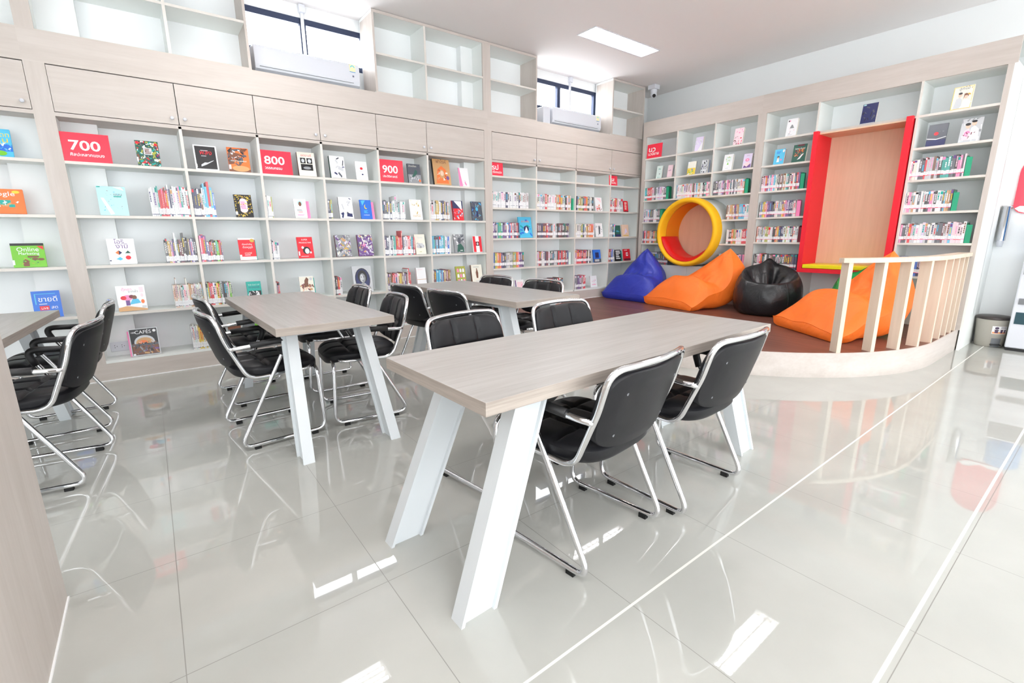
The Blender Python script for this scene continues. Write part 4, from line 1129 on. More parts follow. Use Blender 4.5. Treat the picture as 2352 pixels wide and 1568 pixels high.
P1 = [('s', .0, .0, 1, 1, 90, ['purple', 'lilac', 'grey', 'tan', 'lgrey', 'dgrey', 'cream'], .03, .12)]
fb('L', A3, 771, 808, 541, 'mottled grey and brown book, first of a matching pair with dark spines', 'grey', P1 + [('s', .3, .3, .9, .6, 10, ['gold', 'tan'], .03, .09)], .03, 'maroon')
fb('L', A3, 822, 858, 540, 'mottled purple book, second of a matching pair with dark spines', 'purple', P1 + [('s', .2, .3, .8, .7, 10, ['lilac', 'pink'], .03, .09)], .03, 'maroon')
fb('L', A3, 954, 979, 538.7, 'cream book with a pencil drawing of a house and green stand', 'cream', [('t', .25, .8, .5, 'TSUNRI', 'lgrey'), ('p', [(.1, .35), (.3, .55), (.7, .55), (.9, .38), (.8, .32), (.3, .3)], 'lgrey'), ('s', .15, .3, .85, .6, 14, ['grey', 'lgrey'], .02, .06), ('e', .5, .36, .1, .06, 'grey'), ('l', .35, .1, .65, .14, 1, 'olive')], stand=('dgreen', 'green acrylic stand behind the cream house book', .10))
fb('L', A3, 1043.4, 1069.4, 538.7, 'grey book with a black and white portrait on the third shelf', 'grey', [('s', 0, 0, 1, 1, 30, ['lgrey', 'grey', 'dgrey', 'white'], .05, .15), ('e', .5, .66, .16, .17, 'dgrey'), ('p', [(.2, .05), (.35, .45), (.62, .5), (.85, .3), (.9, .05)], 'dgreen'), ('l', .5, .1, .9, .16, 1, 'white')], .02)
fb('L', A3, 1086.8, 1108.5, 542.5, 'white book with a bold red letter H and small portrait', 'white', [('r', .02, .02, .30, .98, 'red'), ('r', .70, .02, .98, .98, 'red'), ('r', .30, .40, .70, .66, 'red'), ('r', .34, .40, .66, .64, 'black'), ('e', .5, .52, .1, .09, 'lgrey')], .018)
fb('L', A4, 75, 142, 669, 'blue book with a red live badge beyond the wide stile', 'blue', [('t', .2, .60, .66, 'ขายดี', 'white'), ('r', .22, .28, .56, .44, 'red'), ('t', .27, .31, .24, 'LIVE', 'white'), ('t', .62, .32, .22, 'สด', 'white'), ('r', .1, .5, .14, .9, 'sky'), ('r', .1, .88, .84, .9, 'sky'), ('r', .22, .5, .5, .52, 'white'), ('l', .3, .05, .7, .15, 1, 'sky')], .02, 'lilac')
fb('L', A4, 269.4, 336, 656.4, 'white doll craft book with a pink flower figure on the fourth shelf', 'white', [('t', .18, .80, .34, 'ตุ๊กตา', 'pink'), ('t', .4, .72, .34, 'จากผ้า', 'grey'), ('e', .36, .52, .18, .11, 'pink'), ('e', .22, .52, .1, .08, 'red'), ('e', .5, .56, .09, .07, 'maroon'), ('e', .6, .52, .08, .09, 'brown'), ('p', [(.4, .25), (.52, .46), (.72, .46), (.8, .3)], 'sky'), ('r', .28, .22, .42, .42, 'purple'), ('p', [(0, 0), (1, 0), (1, .06), (.3, .2), (0, .14)], 'tan'), ('r', .8, .72, .94, .92, 'rose'), ('e', .87, .6, .05, .07, 'rose'), ('e', .87, .35, .06, .08, 'orange'), ('r', .82, .1, .97, .18, 'lgrey')], .016)
fb('L', A4, 568, 602, 647, 'teal book with black and white photographs above the end-on table', 'teal', [('t', .1, .80, .8, 'THE CULT OF', 'mint'), ('t', .12, .66, .76, 'WONDER', 'navy'), ('r', .1, .15, .95, .52, 'black'), ('s', .12, .17, .93, .5, 16, ['white', 'black', 'white'], .04, .12)], .022)
fb('L', A4, 689.6, 723, 635, 'white book with a brown horse picture on the fourth shelf', 'white', [('r', 0, .28, 1, .98, 'cream'), ('s', .05, .3, .95, .6, 34, ['brown', 'tan', 'skin', 'maroon'], .04, .12), ('p', [(.3, .45), (.36, .8), (.52, .95), (.66, .86), (.6, .7), (.62, .5)], 'brown'), ('e', .82, .86, .1, .07, 'lgrey'), ('t', .3, .06, .5, 'TROY', 'tan'), ('r', 0, .04, .1, .2, 'white')], .02, stand=('teal', 'pale teal acrylic stand behind the brown horse book', .10))
fb('L', A4, 812.5, 857, 611.6, 'large silver book with an oval black and white portrait', 'lgrey', [('e', .5, .5, .4, .42, 'black'), ('e', .5, .5, .37, .39, 'navy'), ('e', .5, .60, .25, .24, 'black'), ('p', [(.24, .2), (.42, .34), (.60, .34), (.77, .22), (.62, .12), (.4, .12)], 'lgrey'), ('r', .44, .3, .57, .42, 'grey'), ('e', .5, .54, .155, .18, 'grey'), ('e', .46, .54, .09, .14, 'lgrey'), ('e', .44, .58, .035, .012, 'black'), ('e', .57, .58, .035, .012, 'black'), ('e', .5, .45, .05, .014, 'dgrey'), ('p', [(.4, .3), (.5, .2), (.6, .3), (.5, .24)], 'white')], .022)
fb('L', A4, 957.4, 981, 615.5, 'plain white box-like book with a thin orange line', 'white', [('l', .15, .88, .85, .92, 1, 'rose'), ('r', .0, .40, 1, .42, 'tan')], .03)
arches = [('r', .0, .0, 1, 1, 'olive')]
for i in range(3):
    for j in range(3):
        cc = ['pink', 'white', 'white', 'white', 'pink', 'white', 'pink', 'white', 'pink'][i * 3 + j]
        u, v = .12 + j * .28, .68 - i * .29
        arches += [('r', u, v, u + .2, v + .12, cc), ('e', u + .1, v + .12, .1, .08, cc)]
fb('L', A4, 1048.5, 1071.5, 612, 'mustard book with rows of pink and white arches', 'olive', arches, .016)
fb('L', A4, 1083, 1109.7, 608.8, 'cream book with a dark standing figure and dark spine', 'cream', [('l', .2, .86, .8, .9, 1, 'grey'), ('p', [(.42, .28), (.38, .58), (.46, .72), (.56, .72), (.62, .55), (.58, .28)], 'brown'), ('e', .5, .76, .05, .05, 'brown'), ('l', .3, .08, .7, .14, 2, 'lgrey'), ('r', .05, .04, .95, .06, 'lgrey')], .03, 'brown')
fb('L', AB, 300, 366.4, 753.4, 'square cafe magazine with a brown arch photo in the bottom compartment', 'lgrey', [('r', .03, .03, .97, .97, 'black'), ('t', .2, .80, .56, 'CAFÉS', 'white'), ('t', .06, .83, .13, '100', 'white'), ('e', .88, .88, .06, .05, 'white'), ('e', .5, .48, .36, .26, 'lgrey'), ('e', .5, .46, .3, .2, 'tan'), ('e', .45, .46, .16, .1, 'orange'), ('r', .03, .36, .97, .44, 'dgrey'), ('s', .1, .36, .9, .5, 24, ['brown', 'lgrey', 'black'], .02, .06), ('r', .05, .05, .95, .36, 'brown'), ('s', .05, .06, .95, .36, 30, ['dgrey', 'grey', 'tan', 'black', 'purple'], .03, .1), ('r', .05, .03, .13, .09, 'white')], .012, lean=8, stand=('pink', 'pink acrylic stand under the cafe magazine', -.06))
fb('L', AB, 526, 556, 742, 'brown landscape book low behind the side-view chairs', 'brown', [('r', 0, .4, 1, .7, 'grey'), ('e', .5, .55, .3, .1, 'lgrey'), ('r', 0, .85, 1, 1, 'tan')])
fb('L', AB, 588, 618, 742, 'bright green book low in the bottom compartment behind the end-on table', 'green', [('r', .1, .5, .9, .8, 'mint'), ('l', .2, .2, .8, .4, 3, 'white')])
B2, B3, B4, B5 = ROWS2[1], ROWS2[2], ROWS2[3], .368
fb('L', B2, 1367, 1384.5, 454, 'white book with a red floral foot, upper row of the platform bookcase', 'white', [('s', .1, .05, .9, .45, 22, ['red', 'orange', 'rose', 'brown'], .05, .14), ('p', [(.2, .95), (.8, .95), (.9, .6)], 'rose')])
fb('L', B2, 1433, 1444, 462, 'narrow brick red book in the corner column, upper row', 'red', [('l', .2, .2, .8, .9, 4, 'cream'), ('r', 0, 0, 1, .1, 'maroon')], .012, stand=('teal', 'teal acrylic stand behind the narrow brick red book', .2))
fb('L', B3, 1192.7, 1224, 499, 'large light blue book with a white teardrop, platform bookcase first column', 'sky', [('s', 0, 0, 1, 1, 20, ['sky', 'blue', 'teal'], .05, .15), ('t', .2, .74, .6, 'ความฝัน', 'orange'), ('e', .55, .42, .2, .16, 'navy'), ('p', [(.4, .28), (.56, .55), (.68, .28)], 'white'), ('e', .54, .29, .14, .07, 'white')], .02)
fb('L', B3, 1368, 1386, 513, 'white book with black figures and green stand, platform bookcase third column', 'white', [('p', [(.4, .2), (.45, .75), (.55, .85), (.66, .7), (.6, .2)], 'dgrey'), ('s', .1, .1, .9, .8, 16, ['grey', 'lgrey', 'dgrey'], .03, .1)], stand=('teal', 'teal acrylic stand behind the white book of black figures', .16))
fb('L', B3, 1413.4, 1427, 518, 'dark teal book in the corner column, second row', 'dgreen', [('l', .15, .4, .85, .56, 2, 'sky'), ('r', 0, 0, 1, .2, 'navy')])
fb('L', B3, 1428.7, 1445.8, 516.4, 'peach book with a purple dancer in the corner column', 'skin', [('p', [(.3, .15), (.45, .6), (.6, .7), (.8, .3), (.6, .35)], 'lilac'), ('r', .1, .05, .9, .12, 'gold')])
fb('L', B4, 1363, 1381.5, 573.8, 'royal blue book with a dark square, platform bookcase third row', 'blue', [('r', .25, .35, .75, .78, 'navy'), ('r', 0, 0, 1, .28, 'dgrey'), ('l', .15, .06, .85, .24, 2, 'white')])
fb('L', B4, 1413, 1428, 574, 'black book with large white words in the corner column', 'black', [('l', .1, .15, .9, .95, 5, 'white')], stand=('teal', 'green acrylic stand beside the black book with white words', .3))
fb('L', B4, 1432.5, 1449, 572, 'crimson book with white letters in the corner column', 'red', [('l', .1, .84, .9, .94, 1, 'rose'), ('r', .35, .4, .65, .7, 'white'), ('r', .45, .48, .6, .62, 'red'), ('r', 0, 0, 1, .18, 'maroon')])
fb('L', B5, 1184.5, 1205.5, 643, 'white framed pink picture book low behind the farthest table', 'white', [('r', .22, .12, .9, .86, 'rose'), ('s', .3, .3, .8, .7, 5, ['pink'], .03, .08), ('r', 0, .02, .1, .98, 'purple')])
fb('L', B5, 1356, 1372.6, 633.5, 'white picture book in the bottom row near the blue bean bag', 'white', [('s', .2, .3, .8, .7, 12, ['rose', 'grey', 'pink', 'lgrey'], .03, .1), ('r', .2, .2, .8, .25, 'pink')])
R1, R2 = 2.376, 2.058
fb('R', R1, 1595.7, 1615.5, 315.7, 'pale lilac book alone on the top shelf above the round nook', 'lilac', [('s', .05, .4, .95, .95, 16, ['white', 'lilac', 'lgrey'], .05, .15), ('p', [(.4, .0), (.95, .0), (.95, .6)], 'white')], .03, 'cream')
fb('R', R1, 1684.4, 1708, 295.5, 'white book with pink cherry blossom branches on the top shelf', 'rose', [('s', .05, .02, .95, .5, 34, ['pink', 'brown', 'maroon', 'red', 'rose'], .03, .1), ('s', .2, .7, .9, .95, 8, ['pink', 'white'], .04, .1)], .03, 'cream')
fb('R', R1, 1805, 1832, 274, 'white book with a small grey palace on the top shelf', 'white', [('p', [(.3, .45), (.45, .65), (.55, .65), (.72, .45)], 'grey'), ('r', .1, .84, .2, .92, 'black'), ('e', .26, .88, .05, .04, 'pink'), ('s', .1, .1, .9, .4, 10, ['rose', 'pink', 'lgrey'], .02, .08), ('l', .2, .05, .7, .1, 1, 'lgrey')], .03, 'cream')
fb('R', R1, 1977, 2014, 239, 'dark charcoal book standing above the red niche', 'navy', [('s', .1, .2, .95, .9, 12, ['dgrey', 'black'], .04, .14), ('r', .04, .92, .22, .98, 'pale'), ('r', .02, .02, .98, .05, 'lgrey')], .02, 'cream')
fb('R', R1, 2186, 2234.6, 199, 'pale yellow book with a couple on the topmost shelf', 'cream', [('r', 0, .02, .96, .98, 'yellow'), ('r', .03, .04, .94, .96, 'cream'), ('t', .25, .84, .5, 'ลูกไม้', 'dgrey'), ('e', .36, .62, .1, .1, 'skin'), ('e', .36, .69, .1, .05, 'black'), ('e', .66, .54, .1, .1, 'skin'), ('p', [(.54, .4), (.56, .66), (.66, .68), (.78, .62), (.78, .42), (.74, .58), (.6, .58)], 'brown'), ('p', [(.12, .04), (.2, .45), (.36, .52), (.5, .4), (.5, .04)], 'lgrey'), ('p', [(.5, .04), (.55, .38), (.7, .42), (.9, .3), (.92, .04)], 'white'), ('p', [(.42, .04), (.55, .22), (.62, .04)], 'white'), ('s', .7, .1, .95, .9, 6, ['white', 'gold'], .03, .1)], .014)
fb('R', R2, 1506.6, 1522, 382, 'pale green book with a navy side, second shelf of the corner column', 'mint', [('l', .3, .7, .8, .8, 2, 'teal'), ('e', .6, .35, .06, .05, 'navy'), ('s', .1, .02, .9, .1, 5, ['gold', 'teal'], .03, .06)], .03, 'navy')
fb('R', R2, 1532, 1546, 380, 'pale pink book with a navy side, second shelf of the corner column', 'rose', [('e', .25, .55, .05, .05, 'maroon'), ('l', .4, .5, .8, .62, 2, 'purple')], .03, 'navy')
fb('R', R2, 1578, 1598.6, 372, 'cream yellow book with green leaves and a butterfly, second shelf', 'yellow', [('r', 0, .5, 1, 1, 'cream'), ('s', .05, .02, .9, .35, 22, ['green', 'olive', 'dgreen', 'white'], .04, .12), ('e', .6, .38, .08, .06, 'blue'), ('p', [(0, 1), (.2, 1), (0, .75)], 'white')], .025, 'navy')
fb('R', R2, 1609, 1628, 368.5, 'black and white patterned book with a bright blue side', 'lgrey', [('s', 0, 0, 1, 1, 40, ['black', 'dgrey', 'white', 'navy'], .05, .14)], .04, 'blue')
fb('R', R2, 1660, 1684, 356, 'white book with a green hydrangea bouquet, second shelf', 'white', [('e', .5, .68, .3, .18, 'mint'), ('s', .25, .5, .8, .85, 24, ['green', 'mint', 'olive', 'cream'], .03, .08), ('p', [(.4, .35), (.5, .5), (.6, .35)], 'green'), ('l', .3, .1, .7, .14, 1, 'lgrey')], .035, 'white')
fb('R', R2, 1705.7, 1728, 354, 'lilac book with pink lips and a chin, second shelf', 'lilac', [('e', .48, .56, .24, .11, 'pink'), ('e', .48, .56, .1, .03, 'white'), ('e', .5, .22, .42, .18, 'rose'), ('p', [(.1, .02), (.2, .2), (.5, .08), (.92, .3), (.95, .02)], 'purple'), ('e', .42, .86, .03, .03, 'grey'), ('e', .58, .86, .03, .03, 'grey')], .03, 'maroon')
fb('R', R2, 1777, 1803, 344, 'sky blue book with a small cartoon soldier and dark red side', 'sky', [('e', .42, .48, .12, .07, 'black'), ('e', .42, .38, .1, .08, 'skin'), ('p', [(.3, .14), (.34, .34), (.52, .34), (.56, .14)], 'white'), ('e', .72, .28, .08, .06, 'pink'), ('l', .2, .7, .7, .86, 2, 'blue'), ('e', .86, .86, .1, .1, 'white')], .03, 'maroon')
fb('R', R2, 1819, 1853, 333, 'dark green book with an orange dragon beside the red niche', 'dgreen', [('t', .12, .72, .76, 'ไฟพระจันทร์', 'white'), ('s', .2, .3, .8, .7, 34, ['brown', 'orange', 'maroon', 'tan'], .04, .12), ('p', [(.4, .12), (.7, .42), (.85, .46), (.6, .16)], 'white'), ('r', .3, .9, .8, .98, 'maroon')], .035, 'cream')
fb('R', R2, 2128.4, 2174, 286, 'slate grey book with a red rose and white band', 'dgrey', [('r', 0, 0, 1, .28, 'navy'), ('p', [(0, .38), (.5, .32), (1, .4), (1, .37), (.5, .28), (0, .34)], 'white'), ('e', .45, .56, .12, .08, 'red'), ('s', .2, .6, .8, .8, 5, ['grey', 'dgrey'], .02, .05)], .014)
fb('R', R2, 2203.7, 2254, 272.7, 'grey book with a bride and groom holding pink flowers', 'lgrey', [('s', 0, 0, 1, 1, 30, ['mint', 'white', 'lgrey', 'grey'], .06, .16), ('e', .34, .68, .12, .1, 'skin'), ('e', .6, .78, .12, .1, 'skin'), ('e', .32, .76, .13, .06, 'black'), ('e', .6, .86, .13, .05, 'black'), ('p', [(.12, .1), (.2, .5), (.4, .58), (.55, .3), (.5, .1)], 'rose'), ('p', [(.45, .1), (.5, .6), (.66, .68), (.88, .5), (.9, .1)], 'white'), ('e', .36, .36, .14, .12, 'pink'), ('s', .2, .2, .7, .4, 10, ['maroon', 'pink', 'rose'], .03, .08)], .014)


# ------------------------------------------------------------------ red classification signs
def sign(wall, pts4, zs, label, big, small, lean=4):
    (l, t), (r_, b) = pts4
    d = .004
    a0, a1 = col_at(wall, l, zs + .1, d), col_at(wall, r_, zs + .1, d)
    q = on_y((l + r_) / 2, t, d) if wall == 'L' else on_x((l + r_) / 2, t, d)
    w, hg = a1 - a0, q.z - zs
    s, c = math.sin(math.radians(lean)), math.cos(math.radians(lean))
    if wall == 'L': ex, ey, nm, o = Vector((1, 0, 0)), Vector((0, s, c)), Vector((0, -c, s)), Vector((a0, d, zs + .001))
    else: ex, ey, nm, o = Vector((0, -1, 0)), Vector((s, 0, c)), Vector((-c, 0, s)), Vector((d, -a0, zs + .001))
    root = thing('shelf_sign', label, 'sign', tuple(o + ex * w / 2), group='red classification signs on the shelves')
    mb = MB(); mb.obox(o + ex * w / 2 + ey * hg / 2 - nm * .0015, ex * w / 2, ey * hg / 2, nm * .0015, M_SIGN); mb.build('panel', root)
    f = -ey * .001
    mb = MB(); mb.obox(o + ex * w / 2 - nm * .03 + ey * .012, ex * w * .4, ey * .0015, nm * .028, M_SIGN); mb.build('foot', root)
    mb = MB()
    for tx, u, v, wd, bo in ((big[0], big[1], big[2], big[3], .016), (small[0], small[1], small[2], small[3], .010)):
        mb.text(tx, hg * .3, o + ex * (w * u) + ey * (hg * v) + nm * .0006, ex, ey, M_SIGNTXT, None, width=w * wd, bold=bo)
    mb.build('lettering', root)


sign('L', ((141, 306), (254, 376)), A1, 'red 700 sign for the many branches of art', ('700', .14, .40, .64), ('ศิลปะหลากแขนง', .14, .19, .70))
sign('L', ((598.5, 346), (671, 400)), A1, 'red 800 sign for literature', ('800', .12, .42, .64), ('วรรณกรรม', .12, .20, .54))
sign('L', ((872.5, 367), (927, 413)), A1, 'glossy red 900 sign washed out by a reflection', ('900', .12, .40, .64), ('ประวัติศาสตร์', .12, .19, .6))
sign('L', ((1127, 371), (1155.7, 399)), ROWS2[0], 'red sign for translated fiction at the first column of the platform bookcase', ('รป', .12, .42, .5), ('เรื่องแปล', .16, .16, .70))
sign('L', ((1400, 403.4), (1418.5, 426)), ROWS2[0], 'small red sign for short stories in the corner column', ('รส', .2, .42, .42), ('เรื่องสั้น', .2, .16, .6))
sign('R', ((1486, 330), (1520, 357)), R1, 'red sign for novels beside the room corner', ('นว', .08, .46, .45), ('นวนิยาย', .08, .20, .70))

# ================================================================== BOOKS STANDING IN ROWS
PAL = {
    'white': ['white'] * 8 + ['lgrey', 'sky', 'pink', 'red', 'navy', 'green', 'purple', 'teal'],
    'tech': ['white', 'red', 'navy', 'brown', 'lgrey', 'sky', 'blue', 'red', 'navy', 'white', 'sky'],
    'slim': ['white', 'lgrey', 'olive', 'navy', 'pink', 'white'],
    'whites': ['white'] * 9 + ['lgrey', 'dgrey', 'navy'],
    'history': ['white', 'white', 'lgrey', 'tan', 'rose', 'black', 'navy', 'brown', 'gold'],
    'multi': ['pink', 'lilac', 'cream', 'rose', 'navy', 'purple', 'maroon', 'gold', 'white', 'white', 'dgrey', 'lgrey', 'black', 'olive', 'mint'],
    'darkpink': ['brown', 'maroon', 'black', 'green', 'pink', 'red', 'brown', 'purple', 'purple', 'black', 'red'],
    'lively': ['navy', 'blue', 'white', 'red', 'red', 'white', 'green', 'sky', 'white', 'purple', 'teal', 'rose'],
    'beige': ['cream', 'cream', 'tan', 'cream', 'rose', 'yellow', 'cream', 'mint', 'white', 'skin'],
    'fresh': ['olive', 'black', 'white', 'lgrey', 'white', 'red', 'white', 'yellow', 'white', 'green', 'cream'],
    'warm': ['red', 'red', 'purple', 'rose', 'yellow', 'orange', 'gold', 'maroon', 'cream', 'purple', 'brown', 'white', 'red'],
    'brownish': ['purple', 'maroon', 'brown', 'skin', 'tan', 'black', 'dgrey', 'gold', 'brown', 'tan', 'sky'],
    'novel': ['white', 'white', 'white', 'lgrey', 'lgrey', 'rose', 'red', 'maroon', 'black', 'cream', 'lilac', 'sky', 'tan', 'dgrey', 'pink', 'mint'],
    'wnovel': ['white', 'white', 'white', 'lgrey', 'cream', 'mint', 'black', 'tan', 'olive', 'orange', 'navy', 'red'],
    'dnovel': ['black', 'maroon', 'dgrey', 'purple', 'navy', 'white', 'brown', 'red', 'lgrey', 'dgreen', 'black'],
    'rainbow': ['dgrey', 'lgrey', 'rose', 'cream', 'grey', 'blue', 'olive', 'yellow', 'orange', 'pink', 'purple', 'purple', 'navy', 'navy'],
    'reds': ['red', 'white', 'maroon', 'black', 'red', 'lgrey', 'rose', 'red'],
    'love': ['white', 'rose', 'lilac', 'pink', 'tan', 'white', 'white', 'lgrey', 'dgrey', 'mint', 'brown', 'sky', 'cream', 'red', 'dgrey', 'teal', 'purple', 'black'],
    'blues': ['navy', 'blue'],
}
CN = {'lgrey': 'light grey', 'dgrey': 'dark grey', 'dgreen': 'dark green', 'mint': 'mint green', 'skin': 'peach', 'pale': 'pale blue', 'sky': 'sky blue', 'navy': 'navy blue'}
ORD = ('first second third fourth fifth sixth seventh eighth ninth tenth eleventh twelfth thirteenth fourteenth fifteenth sixteenth seventeenth eighteenth nineteenth twentieth '
       'twenty-first twenty-second twenty-third twenty-fourth twenty-fifth twenty-sixth twenty-seventh twenty-eighth twenty-ninth thirtieth').split()
SPINES = []


def row(wall, zs, p0, p1, hm, hj, n, pal, desc, band=(.10, .38), pink=None, d=.022, tall=()):
    """n upright books between two measured picture columns; tall: indices that stand higher"""
    rnd = random.Random(desc)
    a0, a1 = col_at(wall, p0, zs + .1, d), col_at(wall, p1, zs + .1, d)
    th = [rnd.uniform(.6, 1.5) for _ in range(n)]; k = (a1 - a0) / sum(th); a = a0
    last = None; cs = PAL[pal]; off = rnd.randrange(len(cs))
    for i in range(n):
        t = th[i] * k; hgt = hm + rnd.uniform(-hj, hj) + (.055 if i in tall else 0)
        c = cs[(i + off) % len(cs)] if pal in ('rainbow', 'darkpink', 'warm') else rnd.choice(cs)
        if rnd.random() < .22 and last: c = last
        last = c
        dist2 = ((a + t / 2 - CAM.x) ** 2 + CAM.y ** 2) if wall == 'L' else (CAM.x ** 2 + (-a - CAM.y) ** 2)
        face = abs(CAM.y) / math.sqrt(dist2) if wall == 'L' else abs(CAM.x) / math.sqrt(dist2)
        SPINES.append(dict(wall=wall, z=zs, a=a, t=t, h=hgt, c=c, dd=d + rnd.uniform(0, .014), dep=rnd.uniform(.13, .16) if hm < .23 else rnd.uniform(.17, .20), i=i, n=n, desc=desc, band=band, pink=pink,
                           seed=rnd.random(), size=t * hgt * face / dist2))
        a += t


def spine_mesh(mb, s):
    rnd = random.Random(s['seed']); a0, a1 = s['a'] + .0004, s['a'] + s['t'] - .0004; d0, d1 = s['dd'], s['dd'] + s['dep']; z0, z1 = s['z'] + .0006, s['z'] + s['h']
    c = tuple(v * .78 + g * .22 for v, g in zip(C[s['c']], (.5, .48, .48, 1))); paper = srgb(240, 237, 228); wall = s['wall']
    q = lambda x0, x1, y0, y1, zz0, zz1, cc, cols=None: mb.box(*P(wall, x0, x1, y0, y1, zz0, zz1), M_PRINT, cc, cols)
    cv = .0016 if s['t'] > .007 else .0008
    q(a0, a0 + cv, d0, d1, z0, z1, c); q(a1 - cv, a1, d0, d1, z0, z1, c); q(a0 + cv, a1 - cv, d0, d0 + .0016, z0, z1, c)
    q(a0 + cv, a1 - cv, d0 + .0016, d1 - .003, z0 + .003, z1 - .003, paper)
    H = s['h']; b0, b1 = s['band']; f = d0 - .0004; m_ = (a1 - a0) * .12

    def patch(x0, x1, zz0, zz1, cc, lift=0.0):
        ff = f - lift
        if wall == 'L': mb.add([(x0, ff, zz0), (x1, ff, zz0), (x1, ff, zz1), (x0, ff, zz1)], [(0, 1, 2, 3)], M_PRINT, False, cc)
        else: mb.add([(ff, -x0, zz0), (ff, -x1, zz0), (ff, -x1, zz1), (ff, -x0, zz1)], [(0, 1, 2, 3)], M_PRINT, False, cc)
    # shelf-mark label
    la, lb = z0 + .21 * b0 / .10 * .17 if False else z0 + H * b0, z0 + H * b1
    patch(a0, a1, la, lb, C['white'])
    if s['pink']: patch(a0, a1, la - H * .012, la + H * .018, C['pink'] if rnd.random() < .5 else C['red'], .0002)
    else: patch(a0, a1, la, la + H * .02, C['navy'] if rnd.random() < .6 else C['lgrey'], .0002)
    for k in range(2): patch(a0 + m_ * 2, a1 - m_ * 2, la + (lb - la) * (.45 + .2 * k), la + (lb - la) * (.53 + .2 * k), C['lgrey'], .0002)
    # printed title and bands
    light = s['c'] in ('white', 'cream', 'lgrey', 'mint', 'rose', 'lilac', 'yellow', 'skin', 'pale')
    ink = C[rnd.choice(['dgrey', 'black', 'navy', 'red', 'purple', 'brown', 'pink', 'teal'])] if light else C[rnd.choice(['white', 'white', 'cream', 'yellow', 'rose', 'sky'])]
    u = z0 + H * (b1 + .04); top = z1 - H * .03
    if rnd.random() < .75:
        x = u + (top - u) * rnd.uniform(.05, .3)
        while x < u + (top - u) * rnd.uniform(.6, .95):
            l = rnd.uniform(.006, .018); patch(a0 + m_ * 2.2, a1 - m_ * 2.2, x, min(x + l, top), ink); x += l + .004
    if rnd.random() < .4: w_ = rnd.uniform(.08, .3) * (top - u); patch(a0, a1, top - w_, top, C[rnd.choice(PAL['love'])], .0001)


def bookend(wall, zs, pa, label, hgt=.20, col=None, d=.03):
    a = col_at(wall, pa, zs + .1, d); w = .105
    base = (a, d + .07, zs) if wall == 'L' else (d + .07, -a, zs)
    root = thing('bookend', label, 'bookend', base, group='arched bookends holding the rows')
    m_ = M_BKEND if col is None else mat('bookend enamel ' + col, C[col], .35)
    # plate across the row's end with an arched hole, and a foot under the books
    outer = [(d, zs + .001), (d + .14, zs + .001), (d + .14, zs + hgt - .02), (d + .12, zs + hgt), (d + .02, zs + hgt), (d, zs + hgt - .02)]
    cx = d + .07; hole = [(cx - .032, zs + .02), (cx + .032, zs + .02)] + [(cx + .032 * math.cos(t), zs + .085 + .032 * math.sin(t)) for t in [math.pi * k / 8 for k in range(9)]]
    mb = MB(); x0, x1 = a, a + .0016
    def v(p, x): return (x, p[0], p[1]) if wall == 'L' else (p[0], -x, p[1])
    # frame around the hole as quads between outline and hole, resampled by angle
    def resample(poly, n=40):
        c = Vector((cx, zs + .07)); out = []
        for i in range(n):
            an = 2 * math.pi * i / n; dr = Vector((math.cos(an), math.sin(an))); best = None
            for k in range(len(poly)):
                A_, B_ = Vector(poly[k]), Vector(poly[(k + 1) % len(poly)]); e = B_ - A_; den = dr.x * e.y - dr.y * e.x
                if abs(den) < 1e-9: continue
                t = ((A_.x - c.x) * e.y - (A_.y - c.y) * e.x) / den; u = ((A_.x - c.x) * dr.y - (A_.y - c.y) * dr.x) / den
                if t > 0 and -1e-6 <= u <= 1 + 1e-6 and (best is None or t > best): best = t
            out.append(tuple(c + dr * best))
        return out
    o_, h_ = resample(outer), resample(hole); n = len(o_)
    vs = [v(p, x0) for p in o_] + [v(p, x0) for p in h_] + [v(p, x1) for p in o_] + [v(p, x1) for p in h_]
    fs = []
    for i in range(n):
        j = (i + 1) % n
        fs += [(i, j, n + j, n + i), (2 * n + i, 3 * n + i, 3 * n + j, 2 * n + j), (i, 2 * n + i, 2 * n + j, j), (n + i, n + j, 3 * n + j, 3 * n + i)]
    mb.add(vs, fs, m_); mb.build('plate', root)
    # the front face lip that the picture shows as a green strip
    mb = MB(); mb.box(*P(wall, a, a + .045, d, d + .002, zs + .001, zs + hgt - .02), m_); mb.build('front_lip', root)
    mb = MB(); mb.box(*P(wall, a + .0016, a + .11, d + .002, d + .14, zs + .0002, zs + .0014), m_); mb.build('foot', root)


lb = (.06, .30)
row('L', A2, 346, 440, .240, .028, 24, 'white', 'row beside the large pale blue book', lb, tall=())
row('L', A2, 442, 495, .232, .03, 13, 'tech', 'row before the black and gold book', lb, tall=(8, 9, 10, 11))
row('L', A2, 608, 627, .205, .006, 5, 'slim', 'short row before the brown animal book', lb)
row('L', A2, 752, 764, .195, .004, 4, 'slim', 'short row before the brush stroke book', lb)
row('L', A2, 877, 932, .205, .008, 17, 'whites', 'row before the cream flower book', lb, tall=(9, 10))
row('L', A2, 989, 1033.5, .222, .012, 15, 'history', 'row before the white flash book', lb)
row('L', A3, 380, 452, .205, .02, 22, 'multi', 'row beside the white origami book', lb, tall=(8, 13))
row('L', A3, 461, 511.5, .190, .012, 15, 'darkpink', 'row before the red white-footed book', lb, tall=(0, 1, 2, 3))
row('L', A3, 619, 641.5, .185, .02, 6, 'slim', 'short row before the cartoon mole book', lb)
row('L', A3, 884, 953, .215, .012, 27, 'lively', 'row before the cream house book', lb, tall=(15,))
row('L', A3, 992, 1035.5, .212, .014, 15, 'lively', 'row before the grey portrait book', lb)
row('L', A4, 400, 468, .208, .006, 24, 'beige', 'row beside the doll craft book', lb, tall=(3, 12))
row('L', A4, 476, 535.5, .205, .01, 18, 'fresh', 'row before the teal photograph book', lb)
